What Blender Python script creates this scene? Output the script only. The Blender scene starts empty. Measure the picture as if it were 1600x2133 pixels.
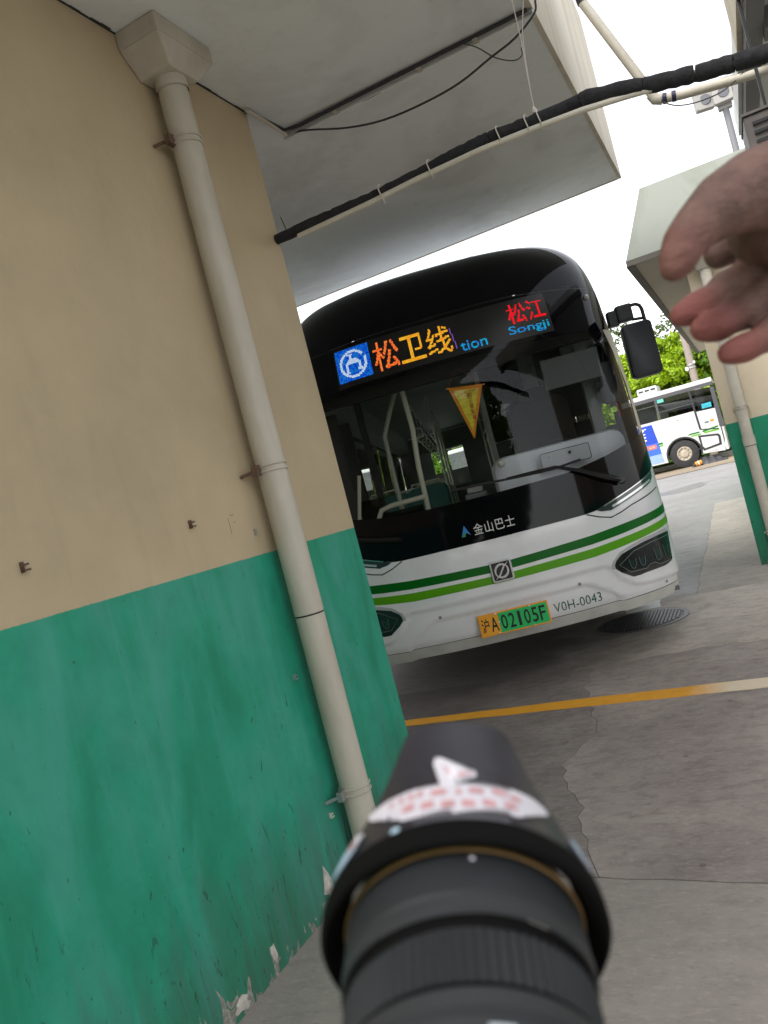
import bpy, bmesh, math, random
from mathutils import Vector, Matrix
from mathutils.bvhtree import BVHTree
R = math.radians
random.seed(7)
SC = bpy.context.scene
COL = SC.collection

# ---------------------------------------------------------------- camera
CAM_H, FPX = 1.45, 1688.0
ROLL, PITCH, YAW = R(14.62), R(-0.31), R(24.76)
cy, sy = math.cos(YAW), math.sin(YAW)
_f = Vector((-sy*math.cos(PITCH), cy*math.cos(PITCH), math.sin(PITCH)))
_r = Vector((cy, sy, 0)); _u = _r.cross(_f)
c_, s_ = math.cos(ROLL), math.sin(ROLL)
CR = c_*_r - s_*_u; CU = s_*_r + c_*_u; CF = _f
cd = bpy.data.cameras.new('camera'); cam = bpy.data.objects.new('camera', cd); COL.objects.link(cam)
m = Matrix((CR, CU, -CF)).transposed().to_4x4(); m.translation = (0, 0, CAM_H)
cam.matrix_world = m
cd.sensor_fit = 'HORIZONTAL'; cd.sensor_width = 36.0; cd.lens = FPX/1600*36
cd.clip_start = 0.02; cd.clip_end = 900
cd.dof.use_dof = True; cd.dof.focus_distance = 5.2; cd.dof.aperture_fstop = 13.5
SC.camera = cam

# ---------------------------------------------------------------- sky, sun, exposure
W = bpy.data.worlds.new('World'); SC.world = W; W.use_nodes = True
nt = W.node_tree; nt.nodes.clear()
out = nt.nodes.new('ShaderNodeOutputWorld'); bg = nt.nodes.new('ShaderNodeBackground')
sk = nt.nodes.new('ShaderNodeTexSky'); sk.sky_type = 'NISHITA'; sk.sun_disc = False
sk.sun_elevation = R(52); sk.sun_rotation = R(200); sk.dust_density = 1.0; sk.air_density = 1.0; sk.ozone_density = 1.0
hs = nt.nodes.new('ShaderNodeHueSaturation'); hs.inputs['Saturation'].default_value = 0.16
nt.links.new(sk.outputs[0], hs.inputs['Color']); nt.links.new(hs.outputs[0], bg.inputs[0])
bg.inputs[1].default_value = 0.15; nt.links.new(bg.outputs[0], out.inputs[0])
sd = bpy.data.lights.new('sun', 'SUN'); sd.energy = 1.2; sd.angle = R(25); sd.color = (1, .96, .9)
so = bpy.data.objects.new('sun', sd); COL.objects.link(so)
# sun_rotation is measured clockwise from +Y; the light comes from there
az, el = R(200), R(52)
sdir = Vector((math.sin(az)*math.cos(el), math.cos(az)*math.cos(el), math.sin(el)))
so.rotation_euler = (-sdir).to_track_quat('-Z', 'Y').to_euler(); so.location = (0, 0, 20)
SC.view_settings.view_transform = 'Standard'; SC.view_settings.look = 'None'
SC.view_settings.gamma = 1.0; SC.view_settings.use_curve_mapping = False
SC.view_settings.exposure = 1.5
EXP = 2**SC.view_settings.exposure
SC.render.engine = 'CYCLES'
SC.cycles.use_denoising = True
SC.cycles.max_bounces = 8; SC.cycles.transparent_max_bounces = 16
SC.cycles.diffuse_bounces = 4; SC.cycles.glossy_bounces = 4

# ---------------------------------------------------------------- helpers
def px(x, y, d):
    "a point seen at photo pixel x, y, d metres ahead of the camera (used only to measure where a thing stands)"
    return Vector((0, 0, CAM_H)) + d*(CF + CR*(x-800)/FPX - CU*(y-1066.5)/FPX)

MATS = {}
def mat(name, col, rough=.6, metal=0., spec=.5, var=0., vs=4., bump=0., bs=40., stretch=(1, 1, 1), coat=0., col2=None, trans=0.):
    m = bpy.data.materials.new(name); m.use_nodes = True; n = m.node_tree.nodes; l = m.node_tree.links
    b = n['Principled BSDF']; b.inputs['Base Color'].default_value = (*col, 1); b.inputs['Roughness'].default_value = rough
    b.inputs['Metallic'].default_value = metal; b.inputs['Specular IOR Level'].default_value = spec
    if coat: b.inputs['Coat Weight'].default_value = coat; b.inputs['Coat Roughness'].default_value = .03
    if trans: b.inputs['Subsurface Weight'].default_value = 0
    if var or bump or col2:
        tc = n.new('ShaderNodeTexCoord'); mp = n.new('ShaderNodeMapping'); mp.inputs['Scale'].default_value = stretch
        l.new(tc.outputs['Object'], mp.inputs[0])
    if var or col2:
        no = n.new('ShaderNodeTexNoise'); no.inputs['Scale'].default_value = vs; no.inputs['Detail'].default_value = 7; no.inputs['Roughness'].default_value = .62
        l.new(mp.outputs[0], no.inputs[0])
        rp = n.new('ShaderNodeValToRGB'); rp.color_ramp.elements[0].position = .32; rp.color_ramp.elements[1].position = .68
        a = col2 if col2 else tuple(x*(1-var) for x in col); bb = col if col2 else tuple(min(1, x*(1+var)) for x in col)
        rp.color_ramp.elements[0].color = (*a, 1); rp.color_ramp.elements[1].color = (*bb, 1)
        l.new(no.outputs[0], rp.inputs[0]); l.new(rp.outputs[0], b.inputs['Base Color'])
    if bump:
        n2 = n.new('ShaderNodeTexNoise'); n2.inputs['Scale'].default_value = bs; n2.inputs['Detail'].default_value = 5
        l.new(mp.outputs[0], n2.inputs[0])
        bp = n.new('ShaderNodeBump'); bp.inputs['Strength'].default_value = bump; bp.inputs['Distance'].default_value = .01
        l.new(n2.outputs[0], bp.inputs['Height']); l.new(bp.outputs[0], b.inputs['Normal'])
    MATS[name] = m
    return m
def emis(name, col, st, col2=None, scale=200):
    m = bpy.data.materials.new(name); m.use_nodes = True; n = m.node_tree.nodes; l = m.node_tree.links
    n.remove(n['Principled BSDF']); e = n.new('ShaderNodeEmission'); e.inputs[0].default_value = (*col, 1); e.inputs[1].default_value = st/EXP
    if col2:
        tc = n.new('ShaderNodeTexCoord'); no = n.new('ShaderNodeTexNoise'); no.inputs['Scale'].default_value = scale; no.inputs['Detail'].default_value = 3
        rp = n.new('ShaderNodeValToRGB'); rp.color_ramp.elements[0].position = .4; rp.color_ramp.elements[1].position = .6
        rp.color_ramp.elements[0].color = (*col, 1); rp.color_ramp.elements[1].color = (*col2, 1)
        l.new(tc.outputs['Object'], no.inputs[0]); l.new(no.outputs[0], rp.inputs[0]); l.new(rp.outputs[0], e.inputs[0])
    l.new(e.outputs[0], n['Material Output'].inputs[0]); return m
def glassmat(name, tint=(.75, .8, .78), rough=.0, ior=1.38):
    m = bpy.data.materials.new(name); m.use_nodes = True; n = m.node_tree.nodes; l = m.node_tree.links
    n.remove(n['Principled BSDF']); t = n.new('ShaderNodeBsdfTransparent'); t.inputs[0].default_value = (*tint, 1)
    g = n.new('ShaderNodeBsdfGlossy'); g.inputs['Roughness'].default_value = rough
    fr = n.new('ShaderNodeFresnel'); fr.inputs[0].default_value = ior
    mx = n.new('ShaderNodeMixShader'); l.new(fr.outputs[0], mx.inputs[0]); l.new(t.outputs[0], mx.inputs[1]); l.new(g.outputs[0], mx.inputs[2])
    l.new(mx.outputs[0], n['Material Output'].inputs[0]); return m

def link(name, me, mt, parent=None, smooth=False, normals=None):
    o = bpy.data.objects.new(name, me); COL.objects.link(o)
    if mt is not None: me.materials.append(mt)
    if smooth: me.polygons.foreach_set('use_smooth', [True]*len(me.polygons))
    if parent is not None: o.parent = parent
    return o
def mesh(name, vs, fs, mt, parent=None, smooth=False):
    "vs are in the parent's own coordinates"
    me = bpy.data.meshes.new(name); me.from_pydata([tuple(v) for v in vs], [], fs); me.update()
    return link(name, me, mt, parent, smooth)
class MB:
    def __init__(s): s.v = []; s.f = []
    def box(s, x0, x1, y0, y1, z0, z1):
        b = len(s.v)
        s.v += [(x, y, z) for z in (z0, z1) for y in (y0, y1) for x in (x0, x1)]
        s.f += [tuple(b+i for i in q) for q in ((0, 2, 3, 1), (4, 5, 7, 6), (0, 1, 5, 4), (2, 6, 7, 3), (0, 4, 6, 2), (1, 3, 7, 5))]; return s
    def prism(s, poly, z0, z1, f=None):
        "poly (a,b) extruded along the third axis; f maps (a,b,c) to a point"
        f = f or (lambda a, b, c: (a, b, c)); n = len(poly); b = len(s.v)
        s.v += [f(a, c, z0) for a, c in poly] + [f(a, c, z1) for a, c in poly]
        s.f += [tuple(b+i for i in reversed(range(n))), tuple(b+n+i for i in range(n))]
        s.f += [(b+i, b+(i+1) % n, b+n+(i+1) % n, b+n+i) for i in range(n)]; return s
    def tube(s, pts, r, n=8, cap=True):
        pts = [Vector(p) for p in pts]; rs = r if isinstance(r, (list, tuple)) else [r]*len(pts)
        b = len(s.v); up = None
        for i, p in enumerate(pts):
            t = (pts[min(i+1, len(pts)-1)] - pts[max(i-1, 0)]).normalized()
            if up is None:
                up = t.orthogonal().normalized()
            up = (up - t*up.dot(t)).normalized(); bi = t.cross(up)
            for k in range(n):
                a = 2*math.pi*k/n; s.v.append(tuple(p + rs[i]*(math.cos(a)*up + math.sin(a)*bi)))
        for i in range(len(pts)-1):
            for k in range(n):
                s.f.append((b+i*n+k, b+i*n+(k+1) % n, b+(i+1)*n+(k+1) % n, b+(i+1)*n+k))
        if cap:
            s.f.append(tuple(b+k for k in reversed(range(n)))); s.f.append(tuple(b+(len(pts)-1)*n+k for k in range(n)))
        return s
    def quad(s, a, b, c, d):
        i = len(s.v); s.v += [tuple(a), tuple(b), tuple(c), tuple(d)]; s.f.append((i, i+1, i+2, i+3)); return s
    def ring(s, prof, cx=0, cy=0, n=32, ax=2):
        "lathe of (radius, height) pairs round a vertical line, or another axis"
        b = len(s.v)
        for r, h in prof:
            for k in range(n):
                a = 2*math.pi*k/n; u, v = cx+r*math.cos(a), cy+r*math.sin(a)
                s.v.append((u, v, h) if ax == 2 else (u, h, v) if ax == 1 else (h, u, v))
        for i in range(len(prof)-1):
            for k in range(n): s.f.append((b+i*n+k, b+i*n+(k+1) % n, b+(i+1)*n+(k+1) % n, b+(i+1)*n+k))
        return s
    def build(s, name, mt, parent=None, smooth=False, bevel=0, sharp=R(35)):
        me = bpy.data.meshes.new(name); me.from_pydata(s.v, [], s.f)
        bm = bmesh.new(); bm.from_mesh(me)
        bmesh.ops.recalc_face_normals(bm, faces=bm.faces)
        if bevel:
            ed = [e for e in bm.edges if len(e.link_faces) == 2 and e.calc_face_angle(0) > .5]
            bmesh.ops.bevel(bm, geom=ed, offset=bevel, segments=2, affect='EDGES', profile=.6)
        bm.to_mesh(me); bm.free()
        o = link(name, me, mt, parent, smooth)
        if smooth:
            me.set_sharp_from_angle(angle=sharp)
        return o
def tag(o, label=None, cat=None, group=None, kind=None):
    if label: o['label'] = label
    if cat: o['category'] = cat
    if group: o['group'] = group
    if kind: o['kind'] = kind
    return o
def thing(name, loc, label, cat, group=None, rz=0):
    o = bpy.data.objects.new(name, None); COL.objects.link(o); o.location = loc; o.rotation_euler = (0, 0, rz); o.empty_display_size = .1
    return tag(o, label, cat, group)
def copy_thing(o, parent=None):
    c = o.copy(); COL.objects.link(c)
    if parent is not None: c.parent = parent
    for ch in list(o.children): copy_thing(ch, c)
    return c
def glyphs(txt, spacing=1.0, bold=0.0):
    "outline letters of a text as (verts2d, triangles), lower left corner at 0,0 and height 1"
    cu = bpy.data.curves.new('lettering', 'FONT'); cu.body = txt; cu.resolution_u = 3; cu.space_character = spacing; cu.offset = bold
    o = bpy.data.objects.new('lettering', cu); COL.objects.link(o)
    dg = bpy.context.evaluated_depsgraph_get(); me = bpy.data.meshes.new_from_object(o.evaluated_get(dg))
    bm = bmesh.new(); bm.from_mesh(me); bmesh.ops.triangulate(bm, faces=bm.faces)
    vs = [(v.co.x, v.co.y) for v in bm.verts]; fs = [tuple(v.index for v in f.verts) for f in bm.faces]; bm.free()
    bpy.data.objects.remove(o); bpy.data.curves.remove(cu); bpy.data.meshes.remove(me)
    if not vs: return [], []
    x0 = min(v[0] for v in vs); y0 = min(v[1] for v in vs); x1 = max(v[0] for v in vs); y1 = max(v[1] for v in vs)
    return [((x-x0)/(x1-x0), (y-y0)/(y1-y0)) for x, y in vs], fs
def smooth01(t):
    t = min(max(t, 0), 1); return t*t*(3-2*t)
def interp(x, X, Y):
    if x <= X[0]: return Y[0]
    for i in range(1, len(X)):
        if x <= X[i]: return Y[i-1]+(Y[i]-Y[i-1])*(x-X[i-1])/(X[i]-X[i-1])
    return Y[-1]

# ---------------------------------------------------------------- materials
white_pvc = mat('white_pvc', (.62, .58, .49), .45, var=.08, vs=9, bump=.05)
cream_pvc = mat('cream_pipe', (.56, .52, .44), .5, var=.12, vs=6, bump=.08, stretch=(1, 1, .3), col2=(.42, .38, .3))
rust = mat('rusty_steel', (.12, .07, .045), .8, var=.5, vs=60, bump=.3)
steel = mat('dull_steel', (.45, .45, .45), .4, metal=.8, var=.15, vs=20)
black_rubber = mat('black_rubber', (.02, .02, .022), .75, var=.3, vs=20, bump=.2)
black_plastic = mat('black_plastic', (.018, .019, .022), .45, var=.2, vs=10)
bus_white = mat('white_bus_paint', (.86, .86, .89), .2, coat=.6, vs=2.2, col2=(.76, .76, .77))
black_gloss = mat('black_gloss', (.003, .003, .005), .06, spec=.22)
black_satin = mat('black_satin', (.012, .012, .014), .25, spec=.5)
grey_trim = mat('grey_trim', (.30, .30, .29), .35, var=.06)
cowl_grey = mat('cowl_grey', (.72, .70, .78), .55, var=.05, vs=8)
int_grey = mat('interior_grey', (.32, .32, .31), .6, var=.08)
int_dark = mat('interior_dark', (.03, .03, .03), .7, var=.2)
int_floor = mat('interior_floor', (.12, .12, .13), .6, var=.2)
pole_cream = mat('grab_pole_cream', (.62, .58, .46), .35)
seat_green = mat('seat_teal', (.02, .12, .10), .5)
chrome = mat('chrome', (.7, .7, .7), .15, metal=1)
glass_front = glassmat('windscreen_glass', (.90, .94, .92), ior=1.3)
glass_side = glassmat('tinted_side_glass', (.38, .43, .41))
glass_dark = glassmat('dark_glass', (.20, .22, .23))
dk_green = mat('dark_green_stripe', (.002, .13, .008), .35, spec=.25)
lt_green = mat('light_green_stripe', (.10, .36, .006), .35, spec=.25)
yellow_cloth = mat('yellow_silk', (.95, .66, .03), .5, var=.25, vs=14, stretch=(1, 1, 3))
orange_cloth = mat('orange_fringe', (.95, .30, .015), .7, var=.2, vs=60)
red_paint = mat('red_plastic', (.45, .01, .015), .35)

def graph(m):
    return m.node_tree.nodes, m.node_tree.links
def node_math(n, l, op, a, b=None, clamp=False):
    k = n.new('ShaderNodeMath'); k.operation = op; k.use_clamp = clamp
    for i, v in enumerate((a, b)):
        if v is None: continue
        if isinstance(v, (int, float)): k.inputs[i].default_value = v
        else: l.new(v, k.inputs[i])
    return k.outputs[0]
def node_mix(n, l, fac, a, b):
    k = n.new('ShaderNodeMix'); k.data_type = 'RGBA'
    if isinstance(fac, (int, float)): k.inputs[0].default_value = fac
    else: l.new(fac, k.inputs[0])
    for i, v in ((6, a), (7, b)):
        if isinstance(v, tuple): k.inputs[i].default_value = (*v, 1)
        else: l.new(v, k.inputs[i])
    return k.outputs[2]
def node_noise(n, l, vec, scale, detail=6, rough=.6, dist=0):
    k = n.new('ShaderNodeTexNoise'); k.inputs['Scale'].default_value = scale; k.inputs['Detail'].default_value = detail
    k.inputs['Roughness'].default_value = rough; k.inputs['Distortion'].default_value = dist; l.new(vec, k.inputs[0]); return k.outputs[0]
def node_ramp(n, l, v, p0, p1):
    k = n.new('ShaderNodeMapRange'); l.new(v, k.inputs[0]); k.inputs[1].default_value = p0; k.inputs[2].default_value = p1; return k.outputs[0]
def node_map(n, l, vec, scale=(1, 1, 1), rot=(0, 0, 0)):
    k = n.new('ShaderNodeMapping'); k.inputs['Scale'].default_value = scale; k.inputs['Rotation'].default_value = rot; l.new(vec, k.inputs[0]); return k.outputs[0]

def wall_mat(name, dado, beige=(.53, .425, .275), green=(.02, .325, .20), peel=True):
    m = bpy.data.materials.new(name); m.use_nodes = True; n, l = graph(m); b = n['Principled BSDF']
    tc = n.new('ShaderNodeTexCoord').outputs['Object']; sep = n.new('ShaderNodeSeparateXYZ'); l.new(tc, sep.inputs[0]); z = sep.outputs[2]
    big = node_noise(n, l, tc, 1.3, 5); med = node_noise(n, l, tc, 7, 8, .65); fine = node_noise(n, l, tc, 60, 6)
    streak = node_noise(n, l, node_map(n, l, tc, (5, 5, .55)), 3.0, 7, .6, .6)
    bg1 = node_mix(n, l, node_ramp(n, l, big, .35, .68), tuple(x*.82 for x in beige), beige)
    bg1 = node_mix(n, l, node_math(n, l, 'MULTIPLY', node_ramp(n, l, streak, .56, .8), .2), bg1, (beige[0]*.62, beige[1]*.58, beige[2]*.55))
    bg1 = node_mix(n, l, node_math(n, l, 'MULTIPLY', node_ramp(n, l, med, .6, .8), .25), bg1, tuple(min(1, x*1.2) for x in beige))
    gr = node_mix(n, l, node_ramp(n, l, med, .35, .7), tuple(x*.78 for x in green), green)
    gr = node_mix(n, l, node_math(n, l, 'MULTIPLY', node_ramp(n, l, streak, .5, .72), .5), gr, (.06, .335, .26))
    sm = node_noise(n, l, node_map(n, l, tc, (2.4, 2.4, .9), (R(-14), 0, 0)), 1.6, 4, .5, .9)
    gr = node_mix(n, l, node_math(n, l, 'MULTIPLY', node_ramp(n, l, sm, .46, .66), .55), gr, (.065, .33, .26))
    gr = node_mix(n, l, node_math(n, l, 'MULTIPLY', node_ramp(n, l, sm, .46, .30), .75), gr, (.010, .215, .12))
    # dark scuffs, longer than wide
    sc = node_noise(n, l, node_map(n, l, tc, (15, 15, 3.2), (R(12), 0, 0)), 2.6, 8, .68, .9)
    area = node_ramp(n, l, node_noise(n, l, tc, 2.1, 3), .36, .56)
    low_ = node_ramp(n, l, node_math(n, l, 'ADD', z, node_math(n, l, 'MULTIPLY', big, .5)), 1.35, .25)
    scm = node_math(n, l, 'MULTIPLY', node_ramp(n, l, node_math(n, l, 'ADD', sc, node_math(n, l, 'MULTIPLY', low_, .075)), .655, .70), area)
    gr = node_mix(n, l, node_math(n, l, 'MULTIPLY', scm, .8), gr, (.012, .05, .035))
    sc2 = node_noise(n, l, node_map(n, l, tc, (9, 9, 5)), 6, 4, .5)
    gr = node_mix(n, l, node_math(n, l, 'MULTIPLY', node_ramp(n, l, node_math(n, l, 'ADD', sc2, node_math(n, l, 'MULTIPLY', low_, .05)), .70, .74), .7), gr, (.02, .06, .04))
    # paint edge is slightly uneven
    edge = node_math(n, l, 'ADD', z, node_math(n, l, 'MULTIPLY', node_math(n, l, 'SUBTRACT', fine, .5), .006))
    f = node_ramp(n, l, edge, dado-.0015, dado+.0015)
    col = node_mix(n, l, f, gr, bg1)
    hgt = node_math(n, l, 'ADD', node_math(n, l, 'MULTIPLY', med, .5), node_math(n, l, 'MULTIPLY', fine, .25))
    hgt = node_math(n, l, 'ADD', hgt, node_math(n, l, 'MULTIPLY', node_noise(n, l, node_map(n, l, tc, (1, 1, .6)), 3.2, 3, .5, .5), 2.2))
    if peel:
        pn = node_noise(n, l, node_map(n, l, tc, (1, 1.0, .62)), 9, 3.5, .55, 1.2)
        lim = node_math(n, l, 'SUBTRACT', pn, node_math(n, l, 'MULTIPLY', z, 1.25))
        pm = node_ramp(n, l, lim, .50, .512)
        pcol = node_mix(n, l, node_ramp(n, l, fine, .4, .6), (.30, .28, .24), (.55, .52, .47))
        col = node_mix(n, l, pm, col, pcol)
        hgt = node_math(n, l, 'SUBTRACT', hgt, node_math(n, l, 'MULTIPLY', pm, .5))
        grime = node_math(n, l, 'MULTIPLY', node_ramp(n, l, node_math(n, l, 'SUBTRACT', streak, z), .05, .5), .6)
        col = node_mix(n, l, grime, col, (.05, .07, .05))
    l.new(col, b.inputs['Base Color']); b.inputs['Roughness'].default_value = .55; b.inputs['Specular IOR Level'].default_value = .35
    bp = n.new('ShaderNodeBump'); bp.inputs['Strength'].default_value = .35; bp.inputs['Distance'].default_value = .012
    l.new(hgt, bp.inputs['Height']); l.new(bp.outputs[0], b.inputs['Normal']); return m
def plaster(name, col, dirt=(.16, .16, .13), amt=.5, streakx=(1, 1, 1)):
    m = bpy.data.materials.new(name); m.use_nodes = True; n, l = graph(m); b = n['Principled BSDF']
    tc = n.new('ShaderNodeTexCoord').outputs['Object']
    big = node_noise(n, l, node_map(n, l, tc, streakx), 1.1, 7, .6, .5); med = node_noise(n, l, tc, 9, 8, .65)
    c = node_mix(n, l, node_math(n, l, 'MULTIPLY', node_ramp(n, l, big, .48, .75), amt), col, dirt)
    c = node_mix(n, l, node_math(n, l, 'MULTIPLY', node_ramp(n, l, med, .55, .8), .3), c, tuple(x*.6 for x in col))
    l.new(c, b.inputs['Base Color']); b.inputs['Roughness'].default_value = .8
    bp = n.new('ShaderNodeBump'); bp.inputs['Strength'].default_value = .25; bp.inputs['Distance'].default_value = .01
    l.new(med, bp.inputs['Height']); l.new(bp.outputs[0], b.inputs['Normal']); return m
def concrete(name, col, dark, stain=.6, sc=1.0, wet=0.0, shade_stain=None):
    m = bpy.data.materials.new(name); m.use_nodes = True; n, l = graph(m); b = n['Principled BSDF']
    tc = n.new('ShaderNodeTexCoord').outputs['Object']
    big = node_noise(n, l, tc, .9*sc, 6, .6, .6); med = node_noise(n, l, node_map(n, l, tc, (1, 1.7, 1)), 5.5*sc, 9, .68, .3)
    fine = node_noise(n, l, tc, 38, 8, .7); grit = node_noise(n, l, tc, 150, 3, .6)
    c = node_mix(n, l, node_math(n, l, 'MULTIPLY', node_ramp(n, l, big, .36, .66), stain), col, dark)
    c = node_mix(n, l, node_math(n, l, 'MULTIPLY', node_ramp(n, l, med, .47, .72), stain*.8), c, tuple(x*.72 for x in dark))
    c = node_mix(n, l, node_math(n, l, 'MULTIPLY', node_ramp(n, l, node_noise(n, l, node_map(n, l, tc, (1, 2.2, 1)), 26, 9, .75), .52, .72), .55), c, tuple(min(1, x*1.5) for x in col))
    c = node_mix(n, l, node_math(n, l, 'MULTIPLY', node_ramp(n, l, node_noise(n, l, node_map(n, l, tc, (1, 2, 1)), 15, 9, .72), .55, .72), .6), c, tuple(x*.62 for x in dark))
    c = node_mix(n, l, node_math(n, l, 'MULTIPLY', node_ramp(n, l, grit, .62, .72), .45), c, tuple(x*.45 for x in dark))
    spots = n.new('ShaderNodeTexVoronoi'); spots.inputs['Scale'].default_value = 3.3; l.new(tc, spots.inputs[0])
    c = node_mix(n, l, node_math(n, l, 'MULTIPLY', node_ramp(n, l, spots.outputs[0], .055, .03), .6), c, tuple(x*.4 for x in dark))
    if shade_stain:                      # bus shade painted into the concrete along with its staining, ragged edged
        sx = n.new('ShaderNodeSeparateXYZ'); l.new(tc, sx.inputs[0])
        of = node_ramp(n, l, node_math(n, l, 'ADD', sx.outputs[0], node_math(n, l, 'MULTIPLY', node_math(n, l, 'SUBTRACT', node_noise(n, l, tc, 2.2, 8, .65, .5), .5), 2.4)), shade_stain[0], shade_stain[1])
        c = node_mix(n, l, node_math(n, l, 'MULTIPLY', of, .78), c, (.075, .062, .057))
    l.new(c, b.inputs['Base Color'])
    rr = node_ramp(n, l, med, .3, .7); l.new(node_math(n, l, 'ADD', node_math(n, l, 'MULTIPLY', rr, .2), .62-wet), b.inputs['Roughness'])
    bp = n.new('ShaderNodeBump'); bp.inputs['Strength'].default_value = .3; bp.inputs['Distance'].default_value = .006
    l.new(node_math(n, l, 'ADD', fine, node_math(n, l, 'MULTIPLY', med, .8)), bp.inputs['Height']); l.new(bp.outputs[0], b.inputs['Normal']); return m

# ---------------------------------------------------------------- ground
base_mat = concrete('yard_base', (.17, .165, .155), (.09, .088, .085), .6)
gr = MB().box(-400, 400, -60, 500, -.6, -.05).build('ground', base_mat); tag(gr, kind='structure')
def jit(pts, step=.12, amp=.02, seed=1):
    rnd = random.Random(seed); o = []
    for (x0, y0), (x1, y1) in zip(pts, pts[1:]):
        d = math.hypot(x1-x0, y1-y0); k = max(1, int(d/step)); nx, ny = -(y1-y0)/d, (x1-x0)/d
        for i in range(k):
            t = i/k; a = 0 if i == 0 else rnd.uniform(-amp, amp); o.append((x0+(x1-x0)*t+nx*a, y0+(y1-y0)*t+ny*a))
    o.append(pts[-1]); return o
def slab(poly, mt, z=0.0):
    bm = bmesh.new(); lo = [bm.verts.new((x, y, -.06)) for x, y in poly]; hi = [bm.verts.new((x, y, z)) for x, y in poly]
    n = len(poly); bm.faces.new(hi)
    for i in range(n): bm.faces.new((lo[i], lo[(i+1) % n], hi[(i+1) % n], hi[i]))
    bmesh.ops.recalc_face_normals(bm, faces=bm.faces); bmesh.ops.triangulate(bm, faces=bm.faces)
    me = bpy.data.meshes.new('concrete_slab'); bm.to_mesh(me); bm.free(); return link('concrete_slab', me, mt, gr)
cA = concrete('concrete_light', (.36, .315, .285), (.275, .24, .22), .6, 1.2)
cB = concrete('concrete_stained', (.385, .325, .30), (.235, .195, .183), .85, 1.6)
cC = concrete('concrete_stained_fine', (.31, .262, .242), (.19, .16, .148), .9, 2.1, shade_stain=(-1.1, -2.4))
cG = concrete('concrete_buff', (.55, .48, .42), (.36, .31, .275), .8, 1.3, shade_stain=(-.6, -1.9))
cD = concrete('concrete_yard', (.44, .395, .35), (.31, .275, .24), .75, 1.0)
cE = concrete('concrete_pale', (.30, .29, .28), (.21, .20, .19), .6, .8, .12)
cF = concrete('concrete_tan', (.32, .25, .17), (.22, .17, .12), .7, .5)
G = .004
j1 = jit([(-.82, 2.752), (-.50, 2.708), (-.27, 2.676), (.6, 2.62), (2.6, 2.55)], .09, .012, 3)
j0 = jit([(-1.83, 2.86), (-.82, 2.752)], .09, .012, 4)
crack = jit([(-.82, 2.752), (-.91, 3.04), (-1.02, 3.40), (-1.19, 3.84), (-1.10, 4.20), (-1.12, 4.48), (-1.30, 5.1), (-1.32, 5.6)], .07, .022, 5)
inset = lambda pts, dx, dy: [(x+dx, y+dy) for x, y in pts]
slab([(-1.83, -3), (2.6, -3)] + list(reversed(inset(j0[:-1]+j1, 0, -G))), cA)
j2 = jit([(-1.32, 5.6), (-.6, 5.72), (.2, 5.6), (2.6, 5.7)], .10, .03, 31); j3 = jit([(-6, 5.75), (-3, 5.66), (-1.32, 5.6)], .1, .02, 32)
slab(inset(j1, 0, G) + list(reversed(j2)) + list(reversed(inset(crack, G*.3, 0)))[1:-1], cB)
slab(inset(j0, 0, G)[:-1] + inset(crack, -G*.3, 0)[:-1] + list(reversed(j3)) + [(-6, 3.6), (-1.83, 3.6)], cC)
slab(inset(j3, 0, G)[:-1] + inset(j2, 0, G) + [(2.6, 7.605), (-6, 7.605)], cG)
jl = jit([(-.745, 7.61), (-.765, 9.9), (-.855, 15.9)], .16, .018, 41)
slab(jl + [(8, 15.9), (8, 7.61)], cD)
slab([(-9, 7.61)] + inset(jl, -.003, 0) + [(-9, 15.9)], cE)
slab(jit([(-14, 15.92), (-1.8, 15.92), (8, 15.92)], .4, .03, 7) + [(8, 22.0), (-14, 22.6)], cE)
slab([(-14, 22.63), (8, 22.03), (8, 29.0), (-14, 29.8)], cE)
slab([(-40, 29.83), (40, 28.2), (40, 60), (-40, 60)], cF)
# crack along the far slabs, the damp mark seen beside the bus
damp = mat('damp_patch', (.16, .155, .15), .35, var=.25, vs=5)
dp = jit([(-2.3, 20.8), (-1.7, 20.5), (-1.2, 21.3), (-1.4, 22.6), (-1.9, 22.3), (-2.5, 21.6)], .3, .12, 9)
mp = MB().prism(dp + [], .0, .004).build('damp_patch', damp); tag(mp, 'dark damp irregular patch on the pale concrete yard by the bus corner', 'puddle')

# yellow line with worn specks, cream towards the right end
m = bpy.data.materials.new('yellow_road_paint'); m.use_nodes = True; n, l = graph(m); b = n['Principled BSDF']
tc = n.new('ShaderNodeTexCoord').outputs['Object']; sp = n.new('ShaderNodeSeparateXYZ'); l.new(tc, sp.inputs[0])
no = node_noise(n, l, tc, 8, 8, .7); no2 = node_noise(n, l, tc, 45, 6, .7)
fx = node_ramp(n, l, node_math(n, l, 'ADD', sp.outputs[0], node_math(n, l, 'MULTIPLY', no, .25)), -.52, -.28)
c = node_mix(n, l, node_ramp(n, l, no, .3, .7), (.80, .34, .010), (.92, .43, .03))
c = node_mix(n, l, fx, c, (.80, .66, .48))
c = node_mix(n, l, node_math(n, l, 'MULTIPLY', node_ramp(n, l, no2, .64, .70), .7), c, (.22, .17, .11))
l.new(c, b.inputs['Base Color']); b.inputs['Roughness'].default_value = .6
top = jit([(-2.9, 4.945), (-1.286, 4.894), (-.218, 4.833), (1.6, 4.73)], .15, .006, 11); bot = jit([(-2.9, 4.83), (-2.0, 4.79), (-.594, 4.69), (1.6, 4.54)], .15, .006, 12)
yl = MB().prism(bot + list(reversed(top)), .0, .004).build('painted_line', m); tag(yl, kind='structure')

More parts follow.
